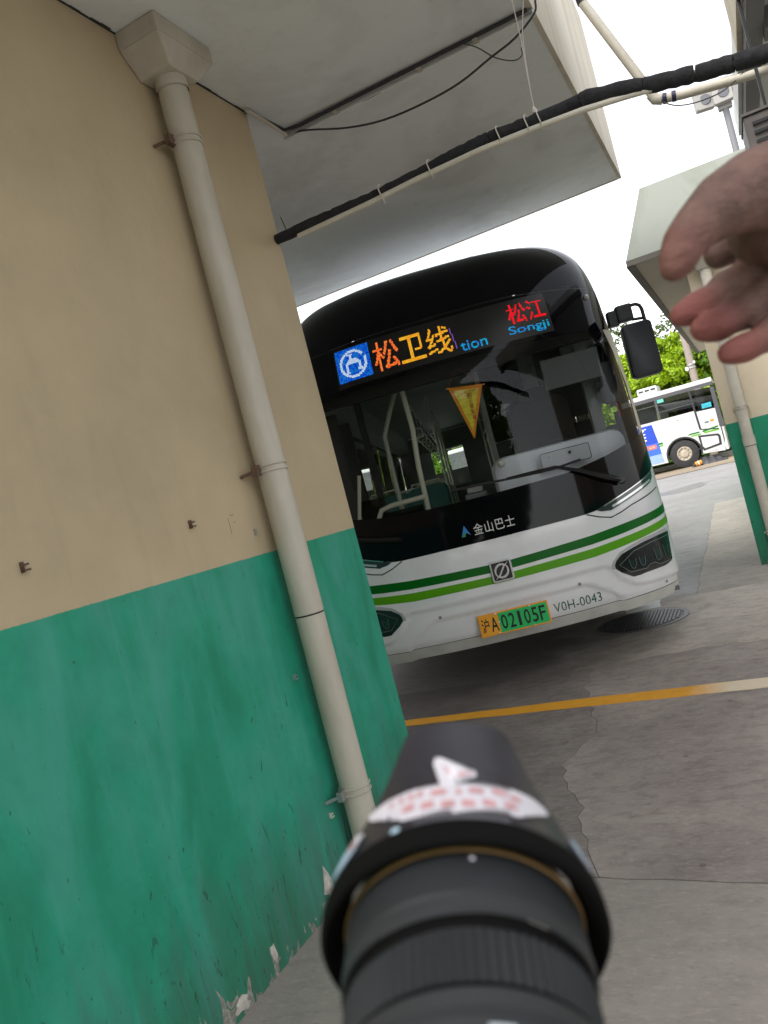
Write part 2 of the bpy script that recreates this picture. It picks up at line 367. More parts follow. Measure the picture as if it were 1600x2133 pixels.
# ---------------------------------------------------------------- left building
ZC = 3.51
wm = wall_mat('beige_green_wall', 1.392)
soffit_mat = plaster('dingy_soffit', (.77, .80, .79), (.50, .51, .49), .85)
fascia_mat = plaster('cream_fascia', (.62, .57, .47), (.40, .34, .26), .8, (1, 3.2, .18))
lb = thing('depot_building', (-1.83, 3.58, 0), 'beige and green painted depot wall with a wide grey canopy overhead, filling the left side', 'building')
def W2(mb, name, mt, par, **k):
    L = par.location; mb.v = [(v[0]-L.x, v[1]-L.y, v[2]-L.z) for v in mb.v]; return mb.build(name, mt, par, **k)
# the wall keeps world-height coordinates because the building's empty stands on the ground
W2(MB().box(-7.5, -1.83, -2.6, 3.58, -.02, 3.505), 'wall', wm, lb)
W2(MB().box(-7.5, -.46, -1.2, 6.88, ZC, 3.66), 'canopy', soffit_mat, lb)
W2(MB().box(-.46, -.434, -1.2, 6.905, ZC-.003, 4.82), 'fascia', fascia_mat, lb)
W2(MB().box(-7.5, -.463, 6.88, 6.905, ZC-.004, 4.80), 'end_fascia', fascia_mat, lb)
W2(MB().box(-7.5, -.463, -1.18, 6.877, 3.663, 4.78), 'upper_storey', plaster('upper_wall', (.5, .46, .38)), lb)
W2(MB().box(-1.826, -.435, 3.93, 3.955, ZC-.03, ZC-.001), 'drip_joint', soffit_mat, lb)
mould = mat('mould_line', (.035, .04, .03), .9, var=.5, vs=12)
bm_ = jit([(-1.2, -1.8295), (3.58, -1.8295)], .05, .0, 3); mb = MB(); rnd = random.Random(8)
for (a, _), (c, _) in zip(bm_, bm_[1:]): h_ = rnd.uniform(.004, .013); mb.box(-1.8295, -1.8295+h_, a, c-.0005, 3.5045, 3.5095)
W2(mb, 'mould_joint', mould, lb)
# loose flakes of old plaster at the foot of the wall, each a chip standing proud
flake = mat('bare_plaster', (.46, .43, .38), .9, var=.35, vs=30, bump=.5, bs=30)
rnd = random.Random(21)
for (y, z, w, h) in ((1.98, .035, .10, .06), (2.19, .08, .04, .08), (2.60, .09, .08, .15)):
    k = 11; poly = [(y+w*.5*rnd.uniform(.45, 1.1)*math.cos(2*math.pi*i/k), max(.002, z+h*.5*rnd.uniform(.45, 1.15)*math.sin(2*math.pi*i/k))) for i in range(k)]
    mb = MB().prism(poly, -1.8295, -1.8275 + rnd.uniform(0, .002), lambda a, b, c: (c, a, b))
    W2(mb, 'bare_plaster_patch', flake, lb)

# ---------------------------------------------------------------- downpipe on the left wall
dpz = thing('downpipe', (-1.745, 2.832, 0.0), 'long cream downpipe with a rain head under the canopy, clamped to the near wall', 'drainpipe')
PX, PY, PR = -1.745, 2.832, .0605
W2(MB().ring([(PR, .04), (PR, .3), (PR, 1.104)], PX, PY, 40), 'lower_pipe', cream_pvc, dpz, smooth=True)
W2(MB().ring([(PR+.001, 1.111), (PR+.001, 1.7), (PR, 2.4), (PR, 3.36)], PX, PY, 40), 'upper_pipe', cream_pvc, dpz, smooth=True)
W2(MB().ring([(PR-.002, 1.103), (PR-.002, 1.112)], PX, PY, 40), 'joint_ring', black_rubber, dpz, smooth=True)
W2(MB().ring([(PR+.004, .03), (PR+.004, .10)], PX, PY, 40), 'foot_collar', cream_pvc, dpz, smooth=True)
# rain head: tapered box
x0 = -1.828
def frustum(mb, a, b):
    i = len(mb.v)
    for (xa, xb, ya, yb, z) in (a, b): mb.v += [(xa, ya, z), (xb, ya, z), (xb, yb, z), (xa, yb, z)]
    mb.f += [(i, i+1, i+5, i+4), (i+1, i+2, i+6, i+5), (i+2, i+3, i+7, i+6), (i+3, i, i+4, i+7), (i, i+3, i+2, i+1), (i+4, i+5, i+6, i+7)]
    return mb
mb = frustum(MB(), (x0, -1.672, 2.745, 2.925, 3.345), (x0, -1.632, 2.655, 3.015, 3.435)); frustum(mb, (x0, -1.632, 2.655, 3.015, 3.435), (x0, -1.632, 2.655, 3.015, 3.507))
W2(mb, 'rain_head', cream_pvc, dpz, bevel=.006)
W2(MB().ring([(PR+.005, 3.30), (PR+.005, 3.35)], PX, PY, 40), 'spigot_collar', cream_pvc, dpz, smooth=True)
for z in (3.084, 1.721, .374):
    mb = MB()
    for dz in (-.012, .012):
        mb.tube([(PX+(PR+.003)*math.cos(a), PY+(PR+.003)*math.sin(a), z+dz) for a in [2*math.pi*i/36 for i in range(37)]], .0045, 6, False)
    cl = W2(mb, 'pipe_clamp', cream_pvc, dpz, smooth=True)
    mb = MB().box(PX-.035, PX-.012, PY-PR-.035, PY-PR+.008, z-.02, z+.02).tube([(-1.829, PY-PR-.05, z-.012), (PX-.02, PY-PR-.02, z)], .007, 6)
    L = dpz.location; mb.v = [(v[0]-L.x, v[1]-L.y, v[2]-L.z) for v in mb.v]; mb.build('clamp_bracket', steel if z < 1 else rust, cl)

# small rusty fixings left in the wall, pulled from old cable runs
dark_pencil = mat('pencil_grey', (.10, .08, .06), .9)
def clip(y, z, label, mt=rust, s=.72):
    t = thing('wall_clip', (-1.83, y, z), label, 'wall fixing', 'old fixings left in the near wall')
    mb = MB().box(0, .022*s, -.012*s, .012*s, -.004*s, .004*s); mb.box(.0, .02*s, -.016*s, -.011*s, -.03*s, .012*s); mb.box(.018*s, .024*s, -.016*s, .014*s, -.026*s, -.018*s)
    mb.build('bracket', mt, t); MB().ring([(.0, .016*s), (.006*s, .016*s), (.006*s, .0)], 0, .006*s, 8, ax=0).build('screw', steel, t)
    return t
clip(2.344, 1.572, 'rusty clip on the beige wall just left of the marked square')
clip(1.597, 1.547, 'rusty clip on the beige wall, furthest from the downpipe')
clip(2.725, 1.490, 'small pale clip on the beige wall right beside the downpipe', steel, .55)
clip(2.734, .887, 'grey plug stub in the green wall left of the downpipe', steel, .6)
clip(2.737, .313, 'white plug stub low in the green wall near the lowest pipe clamp', white_pvc, .55)
for y, z, w, h in ((2.60, 1.570, .022, .0022), (2.607, 1.540, .012, .002), (2.572, 1.530, .0012, .065)):
    mb = MB().box(-1.83, -1.8293, y-w/2, y+w/2, z-h/2, z+h/2); W2(mb, 'pencil_mark', dark_pencil, lb)
# wire stubs under the soffit
# ---------------------------------------------------------------- cables under the canopy
def cable(pts, r, mt, name, label, cat='cable', sub=4, nn=6):
    # Catmull-Rom through the measured points
    P = [Vector(p) for p in pts]; P = [P[0]*2-P[1]] + P + [P[-1]*2-P[-2]]; o = []
    for i in range(1, len(P)-2):
        for k in range(sub):
            t = k/sub; a, b, c, d = P[i-1:i+3]
            o.append(.5*((2*b)+(c-a)*t+(2*a-5*b+4*c-d)*t*t+(3*b-a-3*c+d)*t*t*t))
    o.append(P[-2]); ob = MB().tube(o, r, nn).build(name, mt, smooth=True); tag(ob, label, cat); return ob
dark_cable = mat('dark_cable', (.03, .03, .035), .6); grey_wire = mat('grey_wire', (.08, .075, .07), .7); string_m = mat('white_string', (.6, .55, .5), .8)
cable([(-.41, 3.88, 3.509), (-.429, 3.88, 3.455), (-.538, 3.88, 3.393), (-.667, 3.88, 3.361), (-.838, 3.88, 3.318), (-1.029, 3.88, 3.306), (-1.248, 3.88, 3.318), (-1.449, 3.88, 3.366), (-1.666, 3.90, 3.456), (-1.80, 3.915, 3.50)], .0055, dark_cable, 'hanging_cable', 'black cable sagging in a long curve below the canopy soffit')
cable([(-1.63, 3.945, 3.505), (-1.45, 3.94, 3.488), (-1.296, 3.94, 3.481), (-1.173, 3.94, 3.488), (-1.007, 3.945, 3.508)], .0028, grey_wire, 'thin_wire', 'thin loose wire drooping close under the soffit conduit', 'wire')
cable([(-.80, 3.92, 3.508), (-.776, 3.9, 3.490), (-.717, 3.9, 3.442), (-.649, 3.9, 3.361), (-.574, 3.9, 3.311), (-.531, 3.9, 3.314), (-.524, 3.9, 3.349)], .0032, grey_wire, 'thin_wire', 'short cut wire end curling down near the canopy edge', 'wire')
ct = thing('ceiling_conduit', (-1.80, 3.91, 3.49), 'cream conduit running along the wall top and across the soffit', 'conduit')
W2(MB().tube([(-1.795, 3.52, 3.488), (-1.793, 3.90, 3.486)], .011, 8), 'wall_run', cream_pvc, ct, smooth=True)
W2(MB().tube([(-1.793, 3.90, 3.486), (-1.1, 3.91, 3.492), (-.44, 3.92, 3.494)], .010, 8), 'soffit_run', grey_trim, ct, smooth=True)
W2(MB().tube([(-1.81, 3.55, 3.50), (-1.78, 3.86, 3.492), (-1.70, 3.885, 3.492), (-.46, 3.90, 3.497)], .009, 8), 'taped_cable', dark_cable, ct, smooth=True)
for x in (-1.5, -1.02, -.72): W2(MB().box(x-.012, x+.012, 3.895, 3.935, 3.478, 3.508), 'conduit_saddle', cream_pvc, ct)

# ---------------------------------------------------------------- insulated pipe across the passage
ip = thing('insulated_pipe', (-1.83, 3.55, 2.86), 'black foam lagged pipe crossing the passage with a pale conduit tied beneath', 'pipe')
foam = mat('black_foam_lagging', (.018, .018, .021), .9, var=.4, vs=30, bump=.6, bs=50)
axis = [(-1.829, 2.856), (-1.60, 2.857), (-1.24, 2.856), (-.95, 2.871), (-.74, 2.884), (-.51, 2.871), (-.27, 2.868), (.054, 2.795), (.28, 2.757), (.47, 2.735)]
X = [a[0] for a in axis]; Z = [a[1] for a in axis]
def seg(a, b, r, seed):
    rnd = random.Random(seed); n = 9; pts = []; rs = []
    for i in range(n):
        x = a+(b-a)*i/(n-1); pts.append((x, 3.55+rnd.uniform(-.002, .002), interp(x, X, Z)+rnd.uniform(-.002, .002))); rs.append(r*(1+rnd.uniform(-.06, .06))*(.94 if i in (0, n-1) else 1))
    return MB().tube(pts, rs, 14)
cuts = [-1.829, -1.50, -1.235, -.985, -.815, -.70, -.52, -.30, -.06, .13, .27, .47]
for i, (a, b) in enumerate(zip(cuts, cuts[1:])):
    W2(seg(a+.001, b-.001, (.026 if i < 3 else .028 if i < 7 else .034), i), 'foam_sleeve', foam, ip, smooth=True)
W2(MB().tube([(x, 3.55, z) for x, z in axis], .014, 8), 'inner_pipe', grey_trim, ip, smooth=True)
W2(MB().tube([(-1.70, 3.535, 2.822), (-1.3, 3.533, 2.829), (-1.058, 3.532, 2.840), (-.75, 3.532, 2.845), (-.483, 3.532, 2.834), (-.302, 3.535, 2.824), (-.139, 3.54, 2.806), (.10, 3.55, 2.775)], .0125, 10), 'conduit', white_pvc, ip, smooth=True)
for x in (-1.235, -.985, -.655, -.53, -.475):
    z = interp(x, X, Z)-.008
    W2(MB().tube([(x+.004*math.sin(a*2), 3.545+.036*math.cos(a), z+.042*math.sin(a)) for a in [2*math.pi*i/20 for i in range(21)]], .0028, 5, False), 'cable_tie', white_pvc, ip, smooth=True)
W2(MB().tube([(-1.76, 3.55, 2.87), (-1.775, 3.55, 2.95)], .003, 5), 'wire_stub', grey_wire, ip)
st = thing('string', (-.49, 3.56, 2.90), 'white string hanging from the soffit and knotted round the lagged pipe', 'string')
W2(MB().tube([(-.49, 3.555, 2.91), (-.484, 3.56, 3.058), (-.471, 3.56, 3.22), (-.466, 3.565, 3.508)], .0022, 5), 'strand', string_m, st)
W2(MB().tube([(-.486, 3.557, 3.0), (-.474, 3.562, 3.138), (-.460, 3.562, 3.236), (-.415, 3.57, 3.40), (-.40, 3.575, 3.52)], .0020, 5), 'strand', string_m, st)
W2(MB().ring([(.0, 2.895), (.012, 2.90), (.011, 2.915), (.003, 2.93)], -.49, 3.55, 8), 'knot', string_m, st, smooth=True)

# white condensate pipe beyond
wp = thing('drain_pipe', (-.04, 5.0, 3.28), 'white plastic drain pipe coming down at a slant then bending to the right', 'pipe')
W2(MB().tube([(-.31, 5.0, 4.22), (-.283, 5, 3.96)], .030, 12), 'black_collar', black_plastic, wp, smooth=True)
W2(MB().tube([(-.288, 5, 3.98), (-.06, 5, 3.345), (-.046, 5, 3.30), (-.035, 5, 3.285)], .026, 14), 'sloping_run', white_pvc, wp, smooth=True)
W2(MB().tube([(-.052, 5, 3.315), (-.040, 5, 3.283), (-.005, 5, 3.268)], .031, 14), 'elbow', white_pvc, wp, smooth=True)
W2(MB().tube([(-.005, 5, 3.268), (.10, 5, 3.245), (.39, 5, 3.203), (.60, 5, 3.18)], .025, 14), 'level_run', white_pvc, wp, smooth=True)
for x in (-.003, .045): W2(MB().tube([(x, 5, 3.266-(x)*.17), (x+.022, 5, 3.263-x*.17)], .030, 14), 'tape_band', mat('navy_tape', (.02, .02, .07), .5), wp, smooth=True)
cable([(-.06, 4.98, 3.33), (.02, 4.98, 3.22), (.12, 4.98, 3.175), (.25, 4.98, 3.165), (.34, 4.98, 3.185), (.46, 4.98, 3.25)], .0035, grey_wire, 'thin_wire', 'thin wire sagging under the bend of the white drain pipe', 'wire')

# ---------------------------------------------------------------- near right building (canopy overhead at right)
rb = thing('facing_building', (1.9, 3.58, 0), 'dark canopy and pale fascia of the facing building at the top right', 'building')
W2(MB().box(2.6, 7, 2.6, 3.58, -.02, 3.505), 'wall', wm, rb)
W2(MB().box(.47, 7, 2.6, 7.0, ZC, 3.66), 'canopy', soffit_mat, rb)
W2(MB().box(.44, .47, 2.6, 5.43, ZC-.004, 4.1), 'fascia', fascia_mat, rb)
W2(MB().box(.443, .468, 5.433, 7.02, ZC-.003, 3.66), 'canopy_edge', soffit_mat, rb)
W2(MB().box(.473, 7, 5.40, 5.43, 3.663, 4.09), 'end_fascia', fascia_mat, rb)
W2(MB().box(.473, 7, 2.62, 5.39, 3.663, 4.07), 'upper_storey', MATS.get('x') or plaster('upper_wall_right', (.5, .46, .38)), rb)
beam = plaster('grey_beam', (.22, .22, .23), (.1, .1, .11), .5)
W2(MB().box(.472, .56, 2.61, 6.98, 3.43, ZC-.002), 'edge_beam', beam, rb)
W2(MB().box(.562, 7, 5.0, 5.18, 3.40, ZC-.002), 'cross_beam', beam, rb)
W2(MB().box(.562, 7, 3.75, 3.95, 3.40, ZC-.002), 'cross_beam', beam, rb)
# sagging dark tarpaulin under the soffit
t_m = mat('dark_blue_tarp', (.02, .03, .055), .6, var=.3, vs=8)
vs = []; fs = []
for i in range(9):
    for j in range(9):
        u, v = i/8, j/8
        vs.append((.56+.75*u+.05*math.sin(v*7), 4.05+.75*v, 3.47-.11*math.sin(math.pi*u)*math.sin(math.pi*v)-.02*math.sin(u*9)))
for i in range(8):
    for j in range(8): fs.append((i*9+j, i*9+j+1, i*9+j+10, i*9+j+9))
tp = mesh('hanging_tarp', vs, fs, t_m, smooth=True); tag(tp, 'dark blue sheet sagging under the right hand soffit', 'tarp')
# outdoor air unit hung beneath
ac = thing('air_conditioner', (.36, 4.6, 2.45), 'grey outdoor cooling unit hanging under the right canopy, half hidden by the hand', 'air conditioner')
W2(MB().box(.325, 1.15, 4.6, 4.95, 2.50, 2.875), 'casing', mat('aged_casing', (.14, .125, .12), .5, var=.3), ac, bevel=.01)
W2(MB().ring([(.13, 4.592), (.15, 4.585), (.15, 4.599)], .80, 2.69, 28, ax=1), 'fan_guard', black_plastic, ac)
for i in range(7): W2(MB().box(.36, .58, 4.588, 4.598, 2.55+i*.045, 2.565+i*.045), 'louvre', black_plastic, ac)
W2(MB().box(.32, 1.17, 4.59, 4.96, 2.877, 2.89), 'lid', MATS['aged_casing'], ac)
for x in (.45, 1.05): W2(MB().box(x-.008, x+.008, 4.76, 4.776, 2.89, 3.505), 'hanger', black_plastic, ac)

# ---------------------------------------------------------------- far right building
fb = thing('far_depot_building', (-.19, 8.47, 0), 'far beige and green depot wall end with a sloping grey canopy', 'building')
wm2 = wall_mat('beige_green_wall_far', 1.39, (.80, .69, .52), (.016, .33, .18), True)
W2(MB().box(-.185, 6, 8.47, 20, -.02, 3.09), 'wall', wm2, fb)
under = plaster('pale_soffit', (.52, .48, .40), (.3, .27, .2), .3)
mans = plaster('weathered_mansard', (.27, .285, .25), (.16, .18, .13), .8, (2.5, 2.5, .35))
ZF = 3.09
W2(MB().box(-.655, 6, 8.2, 20.3, ZF, 3.13), 'canopy', under, fb)
b0 = [(-.665, 8.19), (6, 8.19), (6, 20.31), (-.665, 20.31)]; t0 = [(-.40, 8.42), (6, 8.42), (6, 20.1), (-.40, 20.1)]
mb = MB(); mb.v = [(x, y, 3.132) for x, y in b0] + [(x, y, 3.80) for x, y in t0]; mb.f = [(0, 1, 5, 4), (1, 2, 6, 5), (2, 3, 7, 6), (3, 0, 4, 7), (4, 5, 6, 7), (3, 2, 1, 0)]
W2(mb, 'mansard', mans, fb)
# crumbling dark lip along the canopy's lower edge
lip = plaster('mouldy_lip', (.14, .13, .11), (.05, .05, .04), .6)
W2(MB().box(-.667, 6, 8.185, 8.2, ZF-.012, 3.131), 'drip_edge', lip, fb); W2(MB().box(-.672, -.60, 8.2, 20.3, ZF-.02, ZF-.002), 'drip_edge', lip, fb)
p2 = thing('downpipe', (-.02, 8.40, 0), 'white downpipe with clamps on the far green and beige wall, right of the bus', 'drainpipe')
W2(MB().ring([(.052, .03), (.052, 1.14)], -.02, 8.40, 28), 'lower_pipe', white_pvc, p2, smooth=True)
W2(MB().ring([(.051, 1.146), (.051, 2.88)], -.02, 8.40, 28), 'upper_pipe', white_pvc, p2, smooth=True)
W2(MB().ring([(.049, 1.139), (.049, 1.147)], -.02, 8.40, 28), 'joint_ring', black_rubber, p2, smooth=True)
W2(MB().ring([(.057, 1.147), (.057, 1.23)], -.02, 8.40, 28), 'socket', white_pvc, p2, smooth=True)
mb = frustum(MB(), (-.08, .04, 8.34, 8.465, 2.86), (-.15, .11, 8.28, 8.465, 2.95)); frustum(mb, (-.15, .11, 8.28, 8.465, 2.95), (-.15, .11, 8.28, 8.465, 3.085)); W2(mb, 'rain_head', white_pvc, p2, bevel=.004)
for z in (1.518, .305, 2.5):
    mb = MB()
    for dz in (-.012, .012): mb.tube([(-.02+.055*math.cos(a), 8.40+.055*math.sin(a), z+dz) for a in [2*math.pi*i/24 for i in range(25)]], .004, 5, False)
    mb.tube([(-.085, 8.40, z), (-.085, 8.469, z)], .006, 5); mb.tube([(.045, 8.40, z), (.045, 8.469, z)], .006, 5)
    W2(mb, 'pipe_clamp', white_pvc, p2, smooth=True)

# ---------------------------------------------------------------- manhole
mh = thing('manhole_cover', (-1.13, 6.86, 0), 'round dark cast iron manhole cover with grid studs, half under the bus', 'manhole cover')
iron = mat('cast_iron', (.03, .025, .028), .5, metal=.3, var=.3, vs=20, bump=.2)
MB().ring([(.0, .005), (.33, .005), (.33, -.02)], 0, 0, 48).build('lid', iron, mh)
MB().ring([(.335, -.02), (.335, .007), (.375, .007), (.375, -.02)], 0, 0, 48).build('frame', mat('iron_rim', (.11, .10, .105), .5, metal=.3, var=.2), mh)
mb = MB()
for i in range(-11, 12):
    for j in range(-11, 12):
        x, y = i*.029, j*.029
        if math.hypot(x, y) < .315: mb.box(x-.009, x+.009, y-.009, y+.009, .005, .012)
s = mb.build('stud', mat('worn_iron', (.10, .09, .095), .4, metal=.4, var=.2), mh); s['kind'] = 'stuff'
pp = MB().prism(jit([(-1.31, 7.25), (-1.02, 7.30), (-1.06, 7.62), (-1.36, 7.56), (-1.31, 7.25)], .1, .008, 5)[:-1], .0, .004).build('painted_mark', mat('white_road_paint', (.62, .62, .6), .6, var=.15, vs=15)); tag(pp, kind='structure')
# ---------------------------------------------------------------- the bus facing the camera
HW, DD = 1.28, .60
BUS = thing('city_bus', (-1.716, 5.35, 0), 'white bus with black front, green stripes and lit line display, facing the camera', 'bus', rz=.3245)
TS, TU, TY = [0], [], []
for i in range(401):
    q = math.sqrt(i/400); TU.append(HW*q); TY.append(DD*(1-max(0, 1-q**2.5)**(1/2.1)))
for i in range(1, 401): TS.append(TS[-1]+math.hypot(TU[i]-TU[i-1], TY[i]-TY[i-1]))
def herm(x, X, Y):
    x = min(max(x, X[0]), X[-1]); n = len(X); d = [(Y[i+1]-Y[i])/(X[i+1]-X[i]) for i in range(n-1)]
    mm = [d[0]] + [0 if d[i-1]*d[i] <= 0 else 2*d[i-1]*d[i]/(d[i-1]+d[i]) for i in range(1, n-1)] + [d[-1]]
    i = 0
    while i < n-2 and x > X[i+1]: i += 1
    h = X[i+1]-X[i]; t = (x-X[i])/h
    return Y[i]*(1+2*t)*(1-t)**2+Y[i+1]*t*t*(3-2*t)+h*(mm[i]*t*(1-t)**2+mm[i+1]*t*t*(t-1))
ZP = [.30, .36, .45, .60, .95, 1.15, 2.2, 2.45, 2.65, 2.85, 3.02, 3.13, 3.20]; DY = [.10, .06, .015, 0, 0, .01, .10, .15, .21, .30, .43, .60, .95]
ZK = [.3, .5, 1.2, 2.0, 2.4, 2.6, 2.75, 2.9, 3.05, 3.15, 3.20]; KK = [.99, .998, .996, .985, .967, .96, .95, .925, .86, .76, .65]
_c = {}
def prof(z):
    k = round(z, 4)
    if k not in _c: _c[k] = (herm(z, ZK, KK), herm(z, ZP, DY))
    return _c[k]
import bisect
def plan(a):
    if a >= TS[-1]: return HW, DD+a-TS[-1]
    i = min(max(bisect.bisect_right(TS, a), 1), 400); t = (a-TS[i-1])/(TS[i]-TS[i-1]); return TU[i-1]+t*(TU[i]-TU[i-1]), TY[i-1]+t*(TY[i]-TY[i-1])
L1 = ([0, .72, .80, .905, 1.0, 1.44, 3], [.671, .671, .555, .485, .472, .452, .45]); L2 = ([0, .54, .61, .75, .80], [.588, .583, .545, .45, .30])
def relief(s, z):
    a = abs(s)
    if z > .75 or a > 1.9: return 0
    h = -.016*smooth01((interp(a, *L1)-z)/.022+.5)
    if a < .8: h -= .016*smooth01((interp(a, *L2)-z)/.020+.5)
    # soft crease that lifts the middle of the panel
    return h
def S(s, z):
    u, y = plan(abs(s)); k, dy = prof(z); return Vector((math.copysign(u, s)*k if s else 0, y+dy, z))
def SN(s, z):
    e = 2e-3; a = S(s+e, z)-S(s-e, z); zz = min(max(z, .302), 3.198); b = S(s, zz+e)-S(s, zz-e); return a.cross(b).normalized()
def onbus(s, z, off=0.): return S(s, z)+SN(s, z)*(off+relief(s, z))
def patch(name, poly, mt, off=0., grid=.06, gz=None, parent=BUS, flat=False, exact=True):
    bm = bmesh.new(); vs = [bm.verts.new((s, z, 0)) for s, z in poly]; bm.faces.new(vs)
    bmesh.ops.triangulate(bm, faces=bm.faces)
    for ax, g in ((0, grid), (1, gz or grid)):
        lo = min(p[ax] for p in poly); hi = max(p[ax] for p in poly); k = math.floor(lo/g)+1
        while k*g < hi-1e-6:
            co = [0, 0, 0]; co[ax] = k*g; no = [0, 0, 0]; no[ax] = 1
            # long straight flanks need no lengthwise cuts
            if not (ax == 0 and abs(k*g) > 2.0 and k % 12): bmesh.ops.bisect_plane(bm, geom=bm.verts[:]+bm.edges[:]+bm.faces[:], plane_co=co, plane_no=no, dist=1e-6)
            k += 1
    nrm = []; bm.verts.ensure_lookup_table(); bm.verts.index_update()
    nrm_at = lambda f: nrm[f.verts[0].index]
    for v in bm.verts:
        s, z = v.co.x, v.co.y; v.co = onbus(s, z, off); nrm.append(SN(s, z))
    bm.normal_update()
    fl = [f for f in bm.faces if f.normal.dot(nrm_at(f)) < 0]
    if fl: bmesh.ops.reverse_faces(bm, faces=fl)
    me = bpy.data.meshes.new(name); bm.to_mesh(me); bm.free()
    o = link(name, me, mt, parent, True)
    if exact: me.normals_split_custom_set_from_vertices([tuple(n) for n in nrm])
    return o
def ribbon(name, pts, w, mt, off, parent=BUS, grid=.05):
    "a strip of width w along a line on the bus skin"
    L = []; Rr = []
    for i, (s, z) in enumerate(pts):
        a = Vector(pts[max(i-1, 0)]); b = Vector(pts[min(i+1, len(pts)-1)]); t = (b-a).normalized(); nn = Vector((-t.y, t.x))*w/2
        L.append((s+nn.x, z+nn.y)); Rr.append((s-nn.x, z-nn.y))
    return patch(name, L+Rr[::-1], mt, off, grid, parent=parent)
def text_on_bus(name, txt, box, mt, off, parent=BUS, bold=0., spacing=1., skew=0.):
    (s0, z0, s1, z1) = box; v2, f = glyphs(txt, spacing, bold)
    vs = [onbus(s0+x*(s1-s0)+skew*y*(z1-z0), z0+y*(z1-z0), off) for x, y in v2]
    return mesh(name, vs, f, mt, parent)
mir = lambda P: [(-a, b) for a, b in reversed(P)]
LEN = TS[-1]+9.8
# --- skins
up_edge = [(0, 1.05), (.664, 1.053), (.74, 1.06), (.843, 1.034), (1.274, 1.144), (1.322, 1.177), (1.338, 1.222), (1.45, 1.275), (1.62, 1.30)]
low = [(-1.62, .395)] + [(1.62, .395)] + list(reversed(up_edge)) + [(-a, b) for a, b in up_edge[1:]]
def refine(P, d=.08):
    o = []
    for (a, b), (c, e) in zip(P, P[1:]+P[:1]):
        k = max(1, int(math.hypot(c-a, e-b)/d)); o += [(a+(c-a)*i/k, b+(e-b)*i/k) for i in range(k)]
    return o
front = patch('front_panel', refine(low), bus_white, 0, .028, .0155, exact=False)
lipm = mat('lip_shade_and_dirt', (.62, .62, .58), .4, var=.15, vs=5)  # body white greyed: dirt plus the shade of its down-facing slope
patch('bumper_lip', [(-1.9, .31), (1.9, .31), (1.9, .392), (-1.9, .392)], lipm, .002, .05, .02)
for sg in (1, -1):
    f = (lambda P: P) if sg == 1 else mir
    patch('side_panel', f([(1.622, .31), (LEN, .31), (LEN, 1.30), (1.622, 1.30)]), bus_white, -.002, .1)
    patch('cant_rail', f([(1.30, 2.302), (LEN, 2.302), (LEN, 2.62), (1.46, 2.62), (1.45, 2.50)]), black_satin if sg == 1 else black_satin, -.001, .06)
    patch('roof_side', f([(1.462, 2.622), (LEN, 2.622), (LEN, 3.19), (1.0, 3.19), (1.20, 3.12), (1.40, 2.95), (1.46, 2.75)]), bus_white, -.001, .06)
    patch('corner_strip', f([(1.332, 1.50), (1.425, 1.53), (1.425, 2.30), (1.262, 2.30), (1.30, 2.13), (1.352, 1.88)]), mat('corner_reflection', (.55, .53, .48), .3, coat=.3), .003, .04)  # pale colour stands in for the reflection on the corner glass
    patch('pillar_edge', f([(1.428, 1.277), (1.622, 1.302), (1.622, 2.30), (1.428, 2.30)]), black_gloss, 0, .04)
    # side windows, one pane after another
    s = 1.624
    while s < LEN-1.3:
        patch('side_window', f([(s, 1.302), (s+1.33, 1.302), (s+1.33, 2.30), (s, 2.30)]), glass_side, -.004, .2)
        patch('window_pillar', f([(s+1.332, 1.302), (s+1.41, 1.302), (s+1.41, 2.30), (s+1.332, 2.30)]), black_gloss, 0, .2)
        s += 1.412
    patch('window_pillar', f([(s+.001, 1.302), (LEN, 1.302), (LEN, 2.30), (s+.001, 2.30)]), black_gloss, 0, .2)
# windscreen: clear part, black surround below, black crown above
cb = [(0, 1.352), (.20, 1.355), (.606, 1.362), (.71, 1.376), (.93, 1.412), (1.149, 1.458), (1.33, 1.50)]
ct_ = [(1.262, 2.30), (.6, 2.31), (0, 2.318)]
clear = cb + [(1.352, 1.88), (1.30, 2.13)] + ct_ + [(-.6, 2.31), (-1.262, 2.30), (-1.30, 2.13), (-1.352, 1.88)] + [(-a, b) for a, b in reversed(cb[1:])]
patch('windscreen', refine(clear), glass_front, .0, .06)
sur_low = [(0, 1.052), (.664, 1.055), (.74, 1.062), (.80, 1.080), (1.30, 1.218), (1.338, 1.224), (1.426, 1.264)]
sur = sur_low + [(1.426, 1.528)] + list(reversed(cb)) + [(-a, b) for a, b in cb[1:]] + [(-1.426, 1.528)] + [(-a, b) for a, b in reversed(sur_low[1:])]
patch('windscreen_surround', refine(sur), black_gloss, 0, .05)
ct2 = [(-a, b) for a, b in reversed(ct_)]
disp = [(-1.26, 2.302), (-.6, 2.312), (0, 2.32), (.6, 2.312), (1.26, 2.302), (1.43, 2.50), (1.44, 2.62), (1.0, 2.668), (.5, 2.68), (0, 2.684), (-.5, 2.68), (-1.0, 2.668), (-1.44, 2.62), (-1.43, 2.50)]
patch('display_glass', refine(disp), black_gloss, 0.001, .05)
crown = [(1.458, 2.622), (1.456, 2.75), (1.40, 2.94), (1.20, 3.11), (1.0, 3.168), (0, 3.172), (-1.0, 3.168), (-1.20, 3.11), (-1.40, 2.94), (-1.456, 2.75), (-1.458, 2.622), (-1.0, 2.67), (-.5, 2.682), (0, 2.686), (.5, 2.682), (1.0, 2.67)]
patch('front_crown', refine(crown), black_gloss, .0, .045)
patch('roof_lip', refine([(1.0, 3.17), (1.0, 3.199), (-1.0, 3.199), (-1.0, 3.17), (0, 3.174)]), bus_white, -.001, .05)
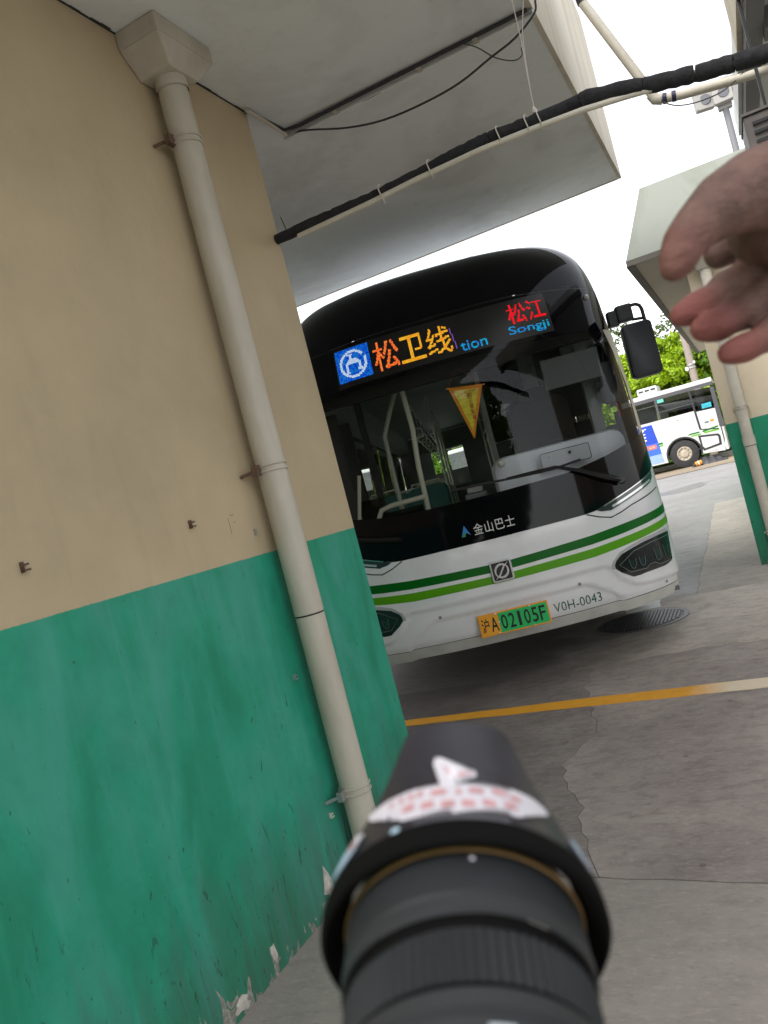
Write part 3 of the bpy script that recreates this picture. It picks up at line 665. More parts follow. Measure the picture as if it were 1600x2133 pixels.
ribbon('display_seam', [(-1.3, 2.655), (-.6, 2.672), (0, 2.676), (.6, 2.672), (1.42, 2.62)], .006, black_satin, .002)
# roof top, tail and underside
k, dy = prof(3.2)
rg = [S(-1.9+3.8*i/40, 3.2) for i in range(41)]; MB().prism([(p.x, p.y) for p in rg if p.y < 3] + [(HW*.65, 10.9), (-HW*.65, 10.9)], 3.188, 3.1985).build('roof', bus_white, BUS)
tf = lambda a, b, c: (a, c, b); ty = (DD+9.80, DD+9.86)
mb = MB(); mb.prism([(-HW*.97, .45), (HW*.97, .45), (HW*.985, 1.3), (HW*.98, 1.82), (-HW*.98, 1.82), (-HW*.985, 1.3)], *ty, tf)
mb.prism([(-HW*.97, 2.24), (HW*.97, 2.24), (HW*.95, 2.7), (HW*.82, 3.08), (HW*.6, 3.18), (-HW*.6, 3.18), (-HW*.82, 3.08), (-HW*.95, 2.7)], *ty, tf)
mb.prism([(-HW*.98, 1.8205), (-.62, 1.8205), (-.62, 2.2395), (-HW*.97, 2.2395)], *ty, tf); mb.prism([(.62, 1.8205), (HW*.98, 1.8205), (HW*.97, 2.2395), (.62, 2.2395)], *ty, tf)
tl = mb.build('tail_panel', bus_white, BUS)
MB().box(-.619, .619, ty[0]+.02, ty[0]+.026, 1.821, 2.239).build('rear_window', glass_front, tl)
patch_y = MB().box(-1.22, 1.22, .45, 10.3, .33, .36); patch_y.build('floor', int_floor, BUS)
# wheels
tyre_m = mat('tyre_rubber', (.025, .025, .025), .85, var=.3, vs=10, bump=.3)
for y in (2.75, 8.6):
    for sg in (-1, 1):
        t = MB().ring([(.30, sg*.98), (.46, sg*.98), (.49, sg*1.02), (.49, sg*1.22), (.46, sg*1.262), (.29, sg*1.262), (.28, sg*1.22)], y, .49, 36, ax=0)
        w = t.build('wheel', tyre_m, BUS, smooth=True)
        MB().ring([(.29, sg*1.22), (.22, sg*1.18), (.12, sg*1.20), (.10, sg*1.27), (.0, sg*1.275)], y, .49, 28, ax=0).build('rim', steel, w, smooth=True)
        a = [math.pi*i/16 for i in range(17)]
        arch = MB().prism([(y+.60*math.cos(q), .40+.58*math.sin(q)) for q in a] + [(y-.53*math.cos(q), .40+.52*math.sin(q)) for q in a], sg*1.274, sg*1.30, lambda a_, b_, c: (c, a_, b_))
        arch.build('wheel_arch', black_rubber, BUS)
        MB().prism([(y+.53*math.cos(q), .40+.51*math.sin(q)) for q in a], sg*1.277, sg*1.281, lambda a_, b_, c: (c, a_, b_)).build('wheel_well', black_rubber, BUS)
# --- stripes
A = [0, .65, .862, 1.106, 1.394, 1.62, 3.0, 9.0]
def stripe(name, top, bot, mt):
    P = [(a, z) for a, z in zip(A, top)]; Q = [(a, z) for a, z in zip(A, bot)]
    P = refine(P, .08)[:-1] if False else P
    poly = [(-a, z) for a, z in reversed(P)] + P[1:] + list(reversed(Q)) + [(-a, z) for a, z in Q[1:]]
    return patch(name, poly, mt, .0025, .03)
stripe('dark_green_stripe', [.880, .904, .920, .938, .964, .978, 1.0, 1.0], [.824, .844, .858, .880, .908, .922, .94, .94], dk_green)
stripe('light_green_stripe', [.799, .815, .830, .850, .876, .89, .91, .91], [.747, .756, .774, .800, .828, .842, .86, .86], lt_green)
# --- seams and lamps
for sg in (1, -1):
    f = (lambda P: P) if sg == 1 else mir
    ribbon('panel_seam', f([(.664, 1.050), (.75, 1.012), (.835, .988), (.92, 1.005), (1.01, 1.031), (1.18, 1.062), (1.36, 1.098)]), .008, black_rubber, .002)
    d = patch('running_light', f([(.742, 1.060), (.775, 1.045), (.843, 1.036), (1.274, 1.146), (1.321, 1.178), (1.336, 1.222), (1.30, 1.216), (.80, 1.079)]), mat('lamp_dark', (.03, .035, .04), .12, coat=.8), .004, .03)
    ribbon('light_bar', f([(.86, 1.058), (1.0, 1.095), (1.265, 1.163)]), .016, mat('lamp_clear', (.75, .78, .80), .15, metal=.6), .008, d)
    ribbon('lamp_edge', f([(.80, 1.077), (1.0, 1.132), (1.30, 1.213)]), .007, chrome, .008, d)
    h = patch('headlight', f([(1.339, .775), (1.20, .775), (1.035, .763), (.93, .745), (.839, .725), (.785, .69), (.768, .665), (.766, .64), (.80, .605), (.885, .551), (.94, .549), (.988, .553), (1.183, .553), (1.27, .565), (1.295, .58), (1.31, .65)]), mat('headlight_housing', (.010, .012, .012), .08, coat=1.), .006, .03)
    ribbon('bezel', f([(1.30, .75), (1.10, .745), (.93, .722), (.80, .655), (.87, .588), (1.0, .58), (1.04, .60), (1.09, .60), (1.13, .575), (1.23, .578), (1.275, .60), (1.30, .68)]), .006, mat('lamp_bezel', (.16, .18, .17), .3, metal=.5), .009, h)
    for (a, b) in ((.875, .925), (.955, 1.005), (1.10, 1.16), (1.20, 1.255)):
        z1 = .70 if a > 1.05 else .675; z0 = .60
        ribbon('light_guide', f([(a, z1), (a+.008, z0+.02), (a+.02, z0+.006), (b-.012, z0+.01), (b, z0+.03), (b+.004, z1-.006)]), .0055, mat('guide_clear', (.12, .17, .16), .2, metal=.3), .011, h)
        patch('lamp_lens', f([(a+.006, z1-.01), (a+.014, z0+.02), (b-.012, z0+.02), (b-.004, z1-.015)]), mat('lamp_lens_green', (.01, .035, .03), .05, coat=1.), .010, .02, parent=h)
    patch('recess_rim', f([(.83, .742), (.76, .690), (.742, .65), (.752, .63), (.765, .64), (.768, .667), (.785, .692), (.839, .728), (.93, .748), (1.035, .766), (1.20, .779), (1.34, .780), (1.345, .80), (1.2, .797), (1.03, .785), (.92, .766)]), mat('rim_shade', (.45, .45, .46), .35), .003, .03)
for s, z in ((1.188, .431), (.497, .601), (-.499, .604), (-1.188, .431)):
    v = [onbus(s+.012*math.cos(a), z+.012*math.sin(a), .004) for a in [2*math.pi*i/14 for i in range(14)]]
    ob = mesh('parking_sensor', v+[onbus(s+.008*math.cos(a), z+.008*math.sin(a), .006) for a in [2*math.pi*i/14 for i in range(14)]], [tuple(range(14, 28))]+[(i, (i+1) % 14, 14+(i+1) % 14, 14+i) for i in range(14)], mat('sensor_grey', (.25, .25, .26), .4), BUS)
# --- number plate: flat plate stood off the panel
pl = bpy.data.objects.new('number_plate', None); COL.objects.link(pl); pl.parent = BUS
P0 = S(0, .478)+Vector((0, -.022-.0+.016, 0)); pl.location = P0
MB().box(-.246, .246, -.006, .004, -.078, .078).build('plate_frame', mat('plate_orange', (.88, .36, .02), .4), pl, bevel=.003)
MB().box(-.236, -.106, -.0085, -.0062, -.068, .068).build('plate_field', mat('plate_yellow', (.88, .38, .015), .45, var=.06), pl)
MB().box(-.104, .236, -.0085, -.0062, -.068, .068).build('plate_field', mat('plate_green', (.008, .50, .12), .45, var=.06), pl)
black_ink = mat('black_ink', (.008, .008, .008), .6)
def flat_text(name, txt, x0, z0, x1, z1, y, mt, par, bold=0., spacing=1.):
    v2, f = glyphs(txt, spacing, bold); return mesh(name, [(x0+a*(x1-x0), y, z0+b*(z1-z0)) for a, b in v2], f, mt, par)
flat_text('character', '沪', -.229, -.050, -.176, .050, -.0095, black_ink, pl, .01)
flat_text('character', 'A', -.165, -.050, -.113, .050, -.0095, black_ink, pl, .012)
for i, ch in enumerate('02105F'): 
    x = -.090+i*.0535; x0_, x1_ = (x, x+.042) if ch != '1' else (x+.010, x+.030)
    flat_text('character', ch, x0_, -.050, x1_, .052, -.0095, black_ink, pl, .012)
for x, z in ((-.118, .066), (.122, .066), (-.118, -.066), (.122, -.066), (-.105, .005)):
    MB().ring([(0, -.014), (.006, -.0135), (.008, -.0095)], x, z, 10, ax=1).build('plate_bolt', chrome, pl, smooth=True)
text_on_bus('fleet_number', 'V0H-0043', (.285, .437, .632, .507), mat('number_ink', (.01, .10, .05), .5), .003, spacing=1.05)
# --- maker's badge
bd = bpy.data.objects.new('badge', None); COL.objects.link(bd); bd.parent = BUS; bd.location = S(0, .826)+Vector((0, -.006, 0))
def rrect(w, h, r, n=5):
    o = []
    for cx_, cz_, a0 in ((w-r, h-r, 0), (-w+r, h-r, 90), (-w+r, -h+r, 180), (w-r, -h+r, 270)):
        o += [(cx_+r*math.cos(R(a0+90*i/n)), cz_+r*math.sin(R(a0+90*i/n))) for i in range(n+1)]
    return o
silver = mat('badge_silver', (.50, .50, .50), .35, metal=.6)
MB().prism(rrect(.076, .074, .018), -.016, .004, lambda a, b, c: (a, c, b)).build('badge_rim', silver, bd, bevel=.004)
MB().prism(rrect(.064, .062, .010), -.0165, -.015, lambda a, b, c: (a, c, b)).build('badge_field', black_satin, bd)
def arcband(a0, a1, r0w, n=24):
    O = []; I = []
    for i in range(n+1):
        t = i/n; a = R(a0+(a1-a0)*t); w = .006+.009*math.sin(math.pi*min(1, .15+t*.9))
        O.append((.050*math.cos(a), .052*math.sin(a))); I.append(((.050-w)*math.cos(a), (.052-w)*math.sin(a)))
    return O+I[::-1]
mb = MB()
for rot in (0, 180): mb.prism(arcband(50+rot, 232+rot, 0), -.0195, -.0165, lambda a, b, c: (a, c, b))
mb.prism([(-.030, -.036), (-.022, -.042), (.031, .034), (.023, .040)], -.0198, -.0167, lambda a, b, c: (a, c, b))
mb.prism([(.030, .040), (.026, .026), (.056, .056)], -.0194, -.0166, lambda a, b, c: (a, c, b)); mb.prism([(-.030, -.040), (-.056, -.056), (-.026, -.026)], -.0194, -.0166, lambda a, b, c: (a, c, b))
mb.build('badge_emblem', silver, bd)
# --- operator's name and its blue peak sign
text_on_bus('operator_name', '金山巴士', (-.118, 1.103, .172, 1.182), mat('name_silver', (.62, .62, .60), .4), .003, bold=.004, spacing=1.1)
og = patch('operator_sign', [(-.208, 1.113), (-.184, 1.118), (-.168, 1.135), (-.142, 1.113), (-.176, 1.188)], mat('sign_blue', (.02, .22, .62), .4), .003)
patch('sign_leaf', [(-.208, 1.111), (-.187, 1.140), (-.176, 1.145), (-.180, 1.112)], mat('sign_green', (.03, .30, .08), .4), .0045, parent=og)
# --- dot display
def dots(txt_or_fn, box, rows, cols=None, fill=.84):
    s0, z0, s1, z1 = box; h = (z1-z0)/rows; cols = cols or max(1, round((s1-s0)/h)); w = (s1-s0)/cols; mb = MB()
    if isinstance(txt_or_fn, str):
        v2, f = glyphs(txt_or_fn, 1.0, .008); bv = BVHTree.FromPolygons([(x, y, 0) for x, y in v2], f)
        fn = lambda a, b: bv.ray_cast(Vector((a, b, 1)), Vector((0, 0, -1)))[0] is not None
    else: fn = txt_or_fn
    for i in range(cols):
        for j in range(rows):
            if fn((i+.5)/cols, (j+.5)/rows):
                cs, cz = s0+(i+.5)*w, z0+(j+.5)*h; p = [onbus(cs+a*w*fill/2, cz+b*h*fill/2, .004) for a, b in ((-1, -1), (1, -1), (1, 1), (-1, 1))]; mb.quad(*p)
    return mb
panel = patch('led_panel', [(-.835, 2.352), (.82, 2.352), (.82, 2.648), (-.835, 2.648)], mat('led_matrix_off', (.012, .012, .012), .3), .0025)
led_o = emis('led_red_orange', (1, .10, .02), 1.15, (1, .28, .05), 60); led_y = emis('led_amber', (1, .55, .03), 1.1, (1, .38, .02), 40)
led_r = emis('led_red', (1, .012, .02), 1.1); led_c = emis('led_cyan', (.01, .55, .85), .9, (.02, .30, .9), 15); led_b = emis('led_blue', (.0, .05, .9), .75, (.02, .32, 1), 90)
led_w = emis('led_white', (.75, .85, 1), 1.0, (.5, .7, 1), 150); led_v = emis('led_violet', (.35, .15, .8), .6)
def ringfn(a, b):
    x, y = (a-.5)*2, (b-.5)*2; r = math.hypot(x*1.02, y*.98)
    if .68 < r < .83 and not (.60 < x < .75 and .25 < y < .5): return True
    if r > .7: return False
    # arched figure with a bar across, the transit sign
    if abs(y-.06) < .085 and -.38 < x < .36: return True
    if abs(math.hypot(x, (y+.18)*.95)-.40) < .075 and y > -.35: return True
    if abs(x+.36) < .07 and -.55 < y < .1: return True
    if abs(x-.36) < .13 and abs(y+.36) < .09: return True
    if abs(x+.36) < .14 and abs(y+.50) < .07: return True
    return abs(x+.10) < .09 and .24 < y < .62 or abs(x+.16) < .18 and .50 < y < .60
bx = (-.822, 2.391, -.545, 2.637)
dots(lambda a, b: not ringfn(a, b), bx, 26, 29).build('led_sign_field', led_b, panel); dots(ringfn, bx, 26, 29).build('led_sign_symbol', led_w, panel)
dots('松', (-.518, 2.392, -.325, 2.612), 26).build('led_character', led_o, panel); dots('卫', (-.318, 2.398, -.130, 2.594), 24).build('led_character', led_y, panel); dots('线', (-.112, 2.392, .070, 2.598), 25).build('led_character', led_y, panel)
dots('ヽ', (.072, 2.40, .098, 2.56), 14, 3).build('led_fragment', led_v, panel)
dots('tion', (.122, 2.370, .318, 2.440), 11).build('led_lettering', led_c, panel)
dots('松', (.510, 2.466, .650, 2.614), 17, 17).build('led_character', led_r, panel); dots('江', (.660, 2.468, .796, 2.616), 17, 17).build('led_character', led_r, panel)
dots('Songji', (.488, 2.374, .795, 2.452), 11, 40).build('led_lettering', led_c, panel)
# small round camera in the black band
v = onbus(1.199, 2.561, .0); MB().ring([(0, v.y-.026), (.012, v.y-.022), (.022, v.y-.008), (.026, v.y+.012)], v.x, v.z, 14, ax=1).build('camera_dome', mat('dome_clear', (.35, .35, .36), .1, coat=1), BUS, smooth=True)
# --- mirrors
def mirror(sg):
    mb = MB().box(sg*1.25-.0, sg*1.36, .33, .43, 2.30, 2.42) if sg > 0 else MB().box(-1.36, -1.25, .33, .43, 2.30, 2.42)
    a = mb.build('mirror_arm', black_plastic, BUS, bevel=.015)
    MB().box(*sorted((sg*1.19, sg*1.26)), .36, .45, 2.29, 2.40).build('arm_bracket', black_plastic, a, bevel=.008)
    MB().tube([(sg*1.35, .38, 2.405), (sg*1.40, .38, 2.405), (sg*1.425, .38, 2.39), (sg*1.435, .38, 2.36), (sg*1.435, .37, 2.24)], .013, 10).build('arm_loop', black_plastic, a, smooth=True)
    MB().tube([(sg*1.35, .38, 2.305), (sg*1.43, .38, 2.295)], .011, 8).build('arm_loop', black_plastic, a, smooth=True)
    b = MB().prism([(x+sg*1.352, z+2.075) for x, z in rrect(.105, .195, .035)], .285, .40, lambda p, q, c: (p, c, q)).build('mirror_housing', mat('mirror_shell', (.012, .014, .02), .38), a, smooth=True, bevel=.02)
    MB().prism([(x+sg*1.352, z+2.075) for x, z in rrect(.085, .17, .03)], .402, .406, lambda p, q, c: (p, c, q)).build('mirror_glass', chrome, b)
mirror(1); mirror(-1)
# --- wipers
w1 = MB().tube([onbus(.953, 1.222, .035), onbus(.86, 1.262, .042), onbus(.70, 1.345, .036), onbus(.532, 1.423, .022)], [.020, .024, .017, .009], 8).build('wiper', black_satin, BUS, smooth=True)
MB().tube([onbus(.97, 1.214, .03), onbus(.955, 1.222, .052)], .026, 12).build('wiper_hub', black_satin, w1, smooth=True)
MB().tube([onbus(s, z, .016) for s, z in ((-.20, 1.442), (-.02, 1.436), (.179, 1.424), (.36, 1.416), (.53, 1.412), (.72, 1.428))], .0085, 6).build('wiper_blade', black_rubber, w1)
MB().tube([onbus(s, z, .026) for s, z in ((.19, 1.428), (.36, 1.428), (.53, 1.424))], .007, 6).build('blade_bridge', black_satin, w1)
w2 = MB().tube([onbus(-.62, 1.20, .03), onbus(-.80, 1.235, .035), onbus(-1.05, 1.30, .03)], [.02, .02, .01], 8).build('wiper', black_satin, BUS, smooth=True)
# --- inside
MB().box(-1.17, 1.17, 1.0, 10.3, .362, .37).build('aisle_floor', int_floor, BUS)
MB().box(-1.12, 1.12, .62, 10.3, 2.62, 2.66).build('ceiling_panel', int_grey, BUS)
for sg in (-1, 1): MB().box(*sorted((sg*1.21, sg*1.24)), .95, 10.3, .37, 1.295).build('side_lining', int_grey, BUS); MB().box(*sorted((sg*1.0, sg*1.22)), .9, 10.3, 2.34, 2.61).build('air_duct', int_grey, BUS)
MB().box(-1.15, 1.15, .62, .70, 2.29, 2.60).build('display_case', int_dark, BUS)
# dashboard cowl with rounded ends, hatch, dome and knob
dash = MB().prism([(x+.60, z+1.28) for x, z in rrect(.50, .31, .10)], .43, .95, lambda a, b, c: (a+.035, c+(.10 if abs(a-.6) > .35 else 0), b)).build('dashboard', cowl_grey, BUS, smooth=True, bevel=.05)
MB().prism([(x+.665, z+1.478) for x, z in rrect(.178, .055, .014)], .424, .429, lambda a, b, c: (a, c, b)).build('dash_hatch', mat('hatch_grey', (.50, .49, .55), .5), dash)
mb = MB()
rr_ = rrect(.180, .057, .015); mb.tube([(x+.665, .426, z+1.478) for x, z in rr_+rr_[:1]], .003, 5, False); mb.build('hatch_gap', int_dark, dash)
MB().ring([(0, .40), (.02, .404), (.03, .43)], .20, 1.545, 14, ax=1).build('dash_camera', white_pvc, dash, smooth=True)
MB().ring([(0, .408), (.010, .41), (.012, .43)], .70, 1.50, 10, ax=1).build('dash_lock', int_dark, dash)
MB().ring([(.0, .412), (.007, .413), (.008, .43)], .55, 1.50, 10, ax=1).build('dash_button', white_pvc, dash)
flat_text('dash_symbol', '◁', .53, 1.505, .57, 1.525, .421, white_pvc, dash)
# driver's seat, steering wheel and cab screen
ds = MB().prism([(x+.68, z+1.55) for x, z in rrect(.25, .48, .12)], 1.45, 1.60, lambda a, b, c: (a, c+.1*(b-1.5), b)).build('driver_seat', int_dark, BUS, smooth=True, bevel=.03)
MB().prism([(x+.68, z+2.03) for x, z in rrect(.14, .10, .05)], 1.55, 1.64, lambda a, b, c: (a, c, b)).build('headrest', int_dark, ds, smooth=True, bevel=.02)
MB().box(.44, .92, 1.1, 1.5, .95, 1.08).build('seat_base', int_dark, ds, bevel=.04)
sw = MB().tube([(.66+.21*math.cos(a), 1.02+.12*math.sin(a), 1.50+.14*math.sin(a)) for a in [2*math.pi*i/28 for i in range(29)]], .014, 8, False).build('steering_wheel', int_dark, BUS, smooth=True)
MB().tube([(.45, 1.02, 1.50), (.87, 1.02, 1.50)], .012, 6).build('spoke', int_dark, sw)
MB().box(.22, 1.2, 1.72, 1.76, .37, 1.75).build('cab_partition', int_dark, BUS); MB().box(.22, .62, 1.72, 1.735, 1.76, 2.5).build('cab_screen', glass_dark, BUS); MB().box(.215, .255, 1.70, 1.78, .37, 2.6).build('partition_post', int_grey, BUS)
MB().box(.76, 1.2, 1.70, 1.76, 1.80, 2.5).build('cab_cupboard', int_dark, BUS)
MB().box(.96, 1.05, .72, .80, 1.35, 2.62).build('inner_pillar', mat('pillar_dark', (.13, .13, .125), .5), BUS); MB().box(.66, 1.08, .47, .50, 1.98, 2.20).build('sun_visor', mat('visor_grey', (.07, .07, .075), .5), BUS)
im = MB().prism([(x+1.125, z+1.93) for x, z in rrect(.065, .155, .025)], .58, .64, lambda a, b, c: (a, c, b)).build('inner_mirror', black_plastic, BUS, smooth=True, bevel=.012)
MB().tube([(1.125, .60, 2.08), (1.15, .60, 2.2), (1.08, .62, 2.31)], .010, 6).build('mirror_stalk', black_plastic, im)
# entry side: poles, barrier, fare box
pole = lambda name, pts, r=.019, mt=pole_cream, par=BUS: MB().tube(pts, r, 10).build(name, mt, par, smooth=True)
pole('grab_pole', [(-.415, .9, .37), (-.43, .9, 1.35), (-.42, .9, 1.7), (-.39, .9, 2.0), (-.40, .9, 2.61)], .021)
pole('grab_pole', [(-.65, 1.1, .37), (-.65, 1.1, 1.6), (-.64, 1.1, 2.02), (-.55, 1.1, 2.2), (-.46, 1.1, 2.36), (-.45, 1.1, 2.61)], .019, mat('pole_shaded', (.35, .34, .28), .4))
pole('grab_rail', [(-.43, .82, 1.452), (-.70, .8, 1.448), (-.79, .8, 1.43), (-.83, .8, 1.36), (-.84, .8, .8)], .021)
pole('grab_rail', [(-.99, .7, 1.30), (-.88, .7, 1.74)], .014)
MB().box(-.80, -.46, .85, .87, .75, 1.40).build('barrier_panel', glass_dark, BUS)
fb_ = MB().box(-.12, .06, .85, 1.15, .37, 1.38).build('fare_box', mat('fare_box_grey', (.20, .20, .22), .4), BUS, bevel=.02); MB().box(-.10, .04, .845, .849, 1.20, 1.34).build('fare_panel', int_dark, fb_); MB().box(-.09, .03, .86, 1.05, 1.385, 1.43).build('card_reader', mat('reader_pale', (.42, .42, .42), .4), fb_)
MB().box(-1.02, -.88, .45, .95, 1.05, 1.34).build('door_control_box', mat('control_pale', (.4, .4, .38), .5), BUS, bevel=.02)
MB().box(-1.17, -1.04, 1.35, 1.45, .37, 2.5).build('door_post', int_dark, BUS); MB().box(-1.17, -1.05, 2.25, 2.33, .37, 2.5).build('door_post', int_dark, BUS)
MB().box(-.92, -.86, 1.9, 1.97, .37, 2.6).build('luggage_post', int_dark, BUS); MB().box(-1.16, -.86, 1.9, 1.94, .37, 1.55).build('door_screen', glass_dark, BUS)
# passenger seats and standing poles
def seat(x, y):
    o = MB().prism([(a+x, b+1.20) for a, b in rrect(.20, .36, .07)], y, y+.05, lambda a, b, c: (a, c+.12*(b-1.2), b)).build('passenger_seat', seat_green, BUS, smooth=True, bevel=.015)
    MB().box(x-.2, x+.2, y-.40, y+.02, .80, .86).build('seat_cushion', seat_green, o, bevel=.02)
    MB().tube([(x-.16, y+.05, 1.50), (x-.15, y+.09, 1.60), (x+.15, y+.09, 1.60), (x+.16, y+.05, 1.50)], .012, 8).build('seat_handle', pole_cream, o, smooth=True)
    MB().box(x-.05, x+.05, y-.25, y-.15, .37, .80).build('seat_pedestal', int_dark, o)
for i in range(7):
    y = 2.9+i*1.02
    for x in ((-.95, -.5, .95) if i != 2 else (.95, -.5)): seat(x, y) if not (x == -.95 and i == 1) else None
    if i: pole('grab_pole', [(-.30 if i % 2 else .42, y+.2, .37), (-.30 if i % 2 else .42, y+.2, 2.61)], .016)
pole('hand_rail', [(-.42, 1.9, 2.30), (-.42, 9.8, 2.30)], .014); pole('hand_rail', [(.45, 1.9, 2.30), (.45, 9.8, 2.30)], .014)
for i in range(8):
    for x in (-.42, .45):
        y = 2.3+i*.85; t = MB().tube([(x, y, 2.29), (x, y, 2.12)], .008, 4).build('strap', int_dark, BUS); MB().tube([(x+.05*math.cos(a), y, 2.07+.05*math.sin(a)) for a in [2*math.pi*k/12 for k in range(13)]], .008, 5, False).build('strap_ring', pole_cream, t)
# bulkhead over the motor with a rear window
mb = MB().box(-1.2, 1.2, 10.28, 10.34, .37, 1.50); mb.box(-.849, .019, 10.28, 10.34, 2.26, 2.6); mb.box(-1.2, -.85, 10.28, 10.34, 1.501, 2.6); mb.box(.02, 1.2, 10.28, 10.34, 1.501, 2.6); mb.build('rear_bulkhead', int_grey, BUS)
# --- pennant behind the windscreen: hangs from its own cord
def bp(x, y, z):
    c, s = math.cos(.3245), math.sin(.3245); return Vector((-1.716+c*x-s*y, 5.35+s*x+c*y, z))
pn = thing('pennant', bp(.08, .3, 2.0), 'yellow triangular silk pennant with orange fringe hanging behind the windscreen', 'pennant', rz=.3245)
TL, TR_, BT = Vector((-.04-.08, 2.165-2.0)), Vector((.205-.08, 2.130-2.0)), Vector((.055-.08, 1.765-2.0))
def tri(mb, tl, tr, bt, y, n=10, wav=.006):
    b = len(mb.v); idx = {}
    for i in range(n+1):
        t = i/n; a = tl.lerp(bt, t); c = tr.lerp(bt, t); k = max(1, n-i)
        for j in range(k+1):
            if i == n and j > 0: continue
            p = a.lerp(c, j/k) if i < n else bt
            idx[i, j] = len(mb.v); mb.v.append((p.x, y+wav*math.sin(22*p.y+6*p.x)*math.sin(14*p.x+1), p.y))
    for i in range(n-1):
        k = n-i
        for j in range(k):
            mb.f.append((idx[i, j], idx[i+1, min(j, k-1)], idx[i, j+1]))
            if j < k-1: mb.f.append((idx[i, j+1], idx[i+1, j], idx[i+1, j+1]))
    mb.f.append((idx[n-1, 0], idx[n, 0], idx[n-1, 1])); return mb
cen = (TL+TR_+BT)/3
tri(MB(), TL, TR_, BT, 0).build('fringe', orange_cloth, pn, smooth=True)
tri(MB(), cen+(TL-cen)*.74+Vector((0, .012)), cen+(TR_-cen)*.74+Vector((0, .012)), cen+(BT-cen)*.80, -.007).build('silk_field', yellow_cloth, pn, smooth=True)
MB().tube([(TL.x-.012, 0, TL.y+.002), (TR_.x+.012, 0, TR_.y-.001)], .005, 6).build('rod', orange_cloth, pn)
for x_, z_ in ((TL.x-.014, TL.y+.002), (TR_.x+.014, TR_.y-.001)): MB().ring([(0, x_-.006), (.007, x_), (0, x_+.006)], 0, z_, 8, ax=0).build('rod_end', white_pvc, pn, smooth=True)
MB().tube([(TL.x, 0, TL.y), (-.02, .02, .30), (TR_.x, 0, TR_.y)], .002, 4).build('cord', mat('red_cord', (.35, .06, .04), .7), pn)
red_ink = mat('red_ink', (.42, .05, .02), .6)
for i, ch in enumerate('初三顺车福'):
    w = (.036, .022, .028, .030, .024)[i]; xc = .010-.0010*i; z1 = .098-i*.041
    flat_text('character', ch, xc-w/2+.006, z1-.034, xc+w/2+.006, z1, -.017, red_ink, pn, .01)
flat_text('small_lettering', '一帆风顺', -.045, .100, .075, .113, -.017, red_ink, pn)
fe = thing('safety_hammer', bp(1.165, .66, 1.66), 'red plastic emergency hammer hung inside the bus by the corner pillar', 'hammer')
MB().tube([(0, 0, 0), (.004, 0, .13), (.0, 0, .16)], [.017, .016, .012], 10).build('handle', red_paint, fe, smooth=True); MB().tube([(-.035, 0, .178), (.035, 0, .182)], .016, 10).build('head', red_paint, fe, smooth=True)
# cab bottle-neck: grey tarmac shade is left to the light

# ---------------------------------------------------------------- second bus across the yard, side on
FB = thing('parked_bus', (-2.4, 33.0, 0), 'white bus parked side on across the yard, with blue advert and green stripes', 'bus')
fw = mat('far_bus_white', (.56, .55, .53), .35, var=.03, vs=2)
band = mat('far_bus_band', (.07, .066, .075), .3)
def fx(mb, name, mt, par=FB, **k): return W2(mb, name, mt, FB if par is FB else par, **k) if par is FB else sub(mb, name, mt, par, **k)
def sub(mb, name, mt, par, **k):
    L = FB.location; mb.v = [(v[0]-L.x, v[1]-L.y, v[2]-L.z) for v in mb.v]; return mb.build(name, mt, par, **k)
XF, XR, YF, YB = -.86, -11.6, 33.0, 35.5
# body below the windows, with the wheel cut out (side prism)
def arc(cx, r, a0, a1, n=14): return [(cx+r*math.cos(R(a0+(a1-a0)*i/n)), .53+r*math.sin(R(a0+(a1-a0)*i/n))) for i in range(n+1)]
prof_ = [(XR, .40)] + [(-9.0, .40)] + [p for p in arc(-8.45, .62, 192, -12)] + [(-3.2, .36)] + [p for p in arc(-2.36, .63, 196, -14)] + [(-.93, .30), (-.86, .75), (-.86, 2.02), (XR, 2.02)]
fx(MB().prism(prof_, YF, YF+.06, lambda a, b, c: (a, c, b)), 'side_panel', fw)
fx(MB().box(XR, XF-.02, YB-.06, YB, .4, 2.02), 'far_side_panel', fw)
fx(MB().box(XR, XR+.06, YF+.06, YB-.06, .4, 2.95), 'tail_panel', fw)
fx(MB().box(XR, -.95, YF+.07, YB-.07, .55, .60), 'floor', int_dark)
mb = MB().prism([(YF, 2.93), (YB, 2.93), (YB, 3.0), (YB-.12, 3.10), (YF+.12, 3.10), (YF, 3.03)], XR, XF+.05, lambda a, b, c: (c, a, b)); fx(mb, 'roof', fw, bevel=.02)
fx(MB().box(XR, -.80, YF+.005, YF+.05, 2.80, 2.928), 'window_header', band)
dgl = glassmat('far_side_glass', (.24, .26, .27), ior=1.8)
for x0, x1 in ((-11.5, -9.9), (-9.82, -8.2), (-8.12, -6.5), (-6.42, -4.8), (-4.72, -2.98), (-2.88, -1.66)):
    w = fx(MB().box(x0, x1, YF+.012, YF+.02, 2.03, 2.795), 'window', dgl)
    mb = MB().box(x0-.08, x0-.002, YF+.005, YF+.05, 2.025, 2.797); mb.box(x0, x1, YF+.006, YF+.011, 2.30 if x1 > -2 else 2.60, 2.325 if x1 > -2 else 2.625); sub(mb, 'window_frame', band, w)
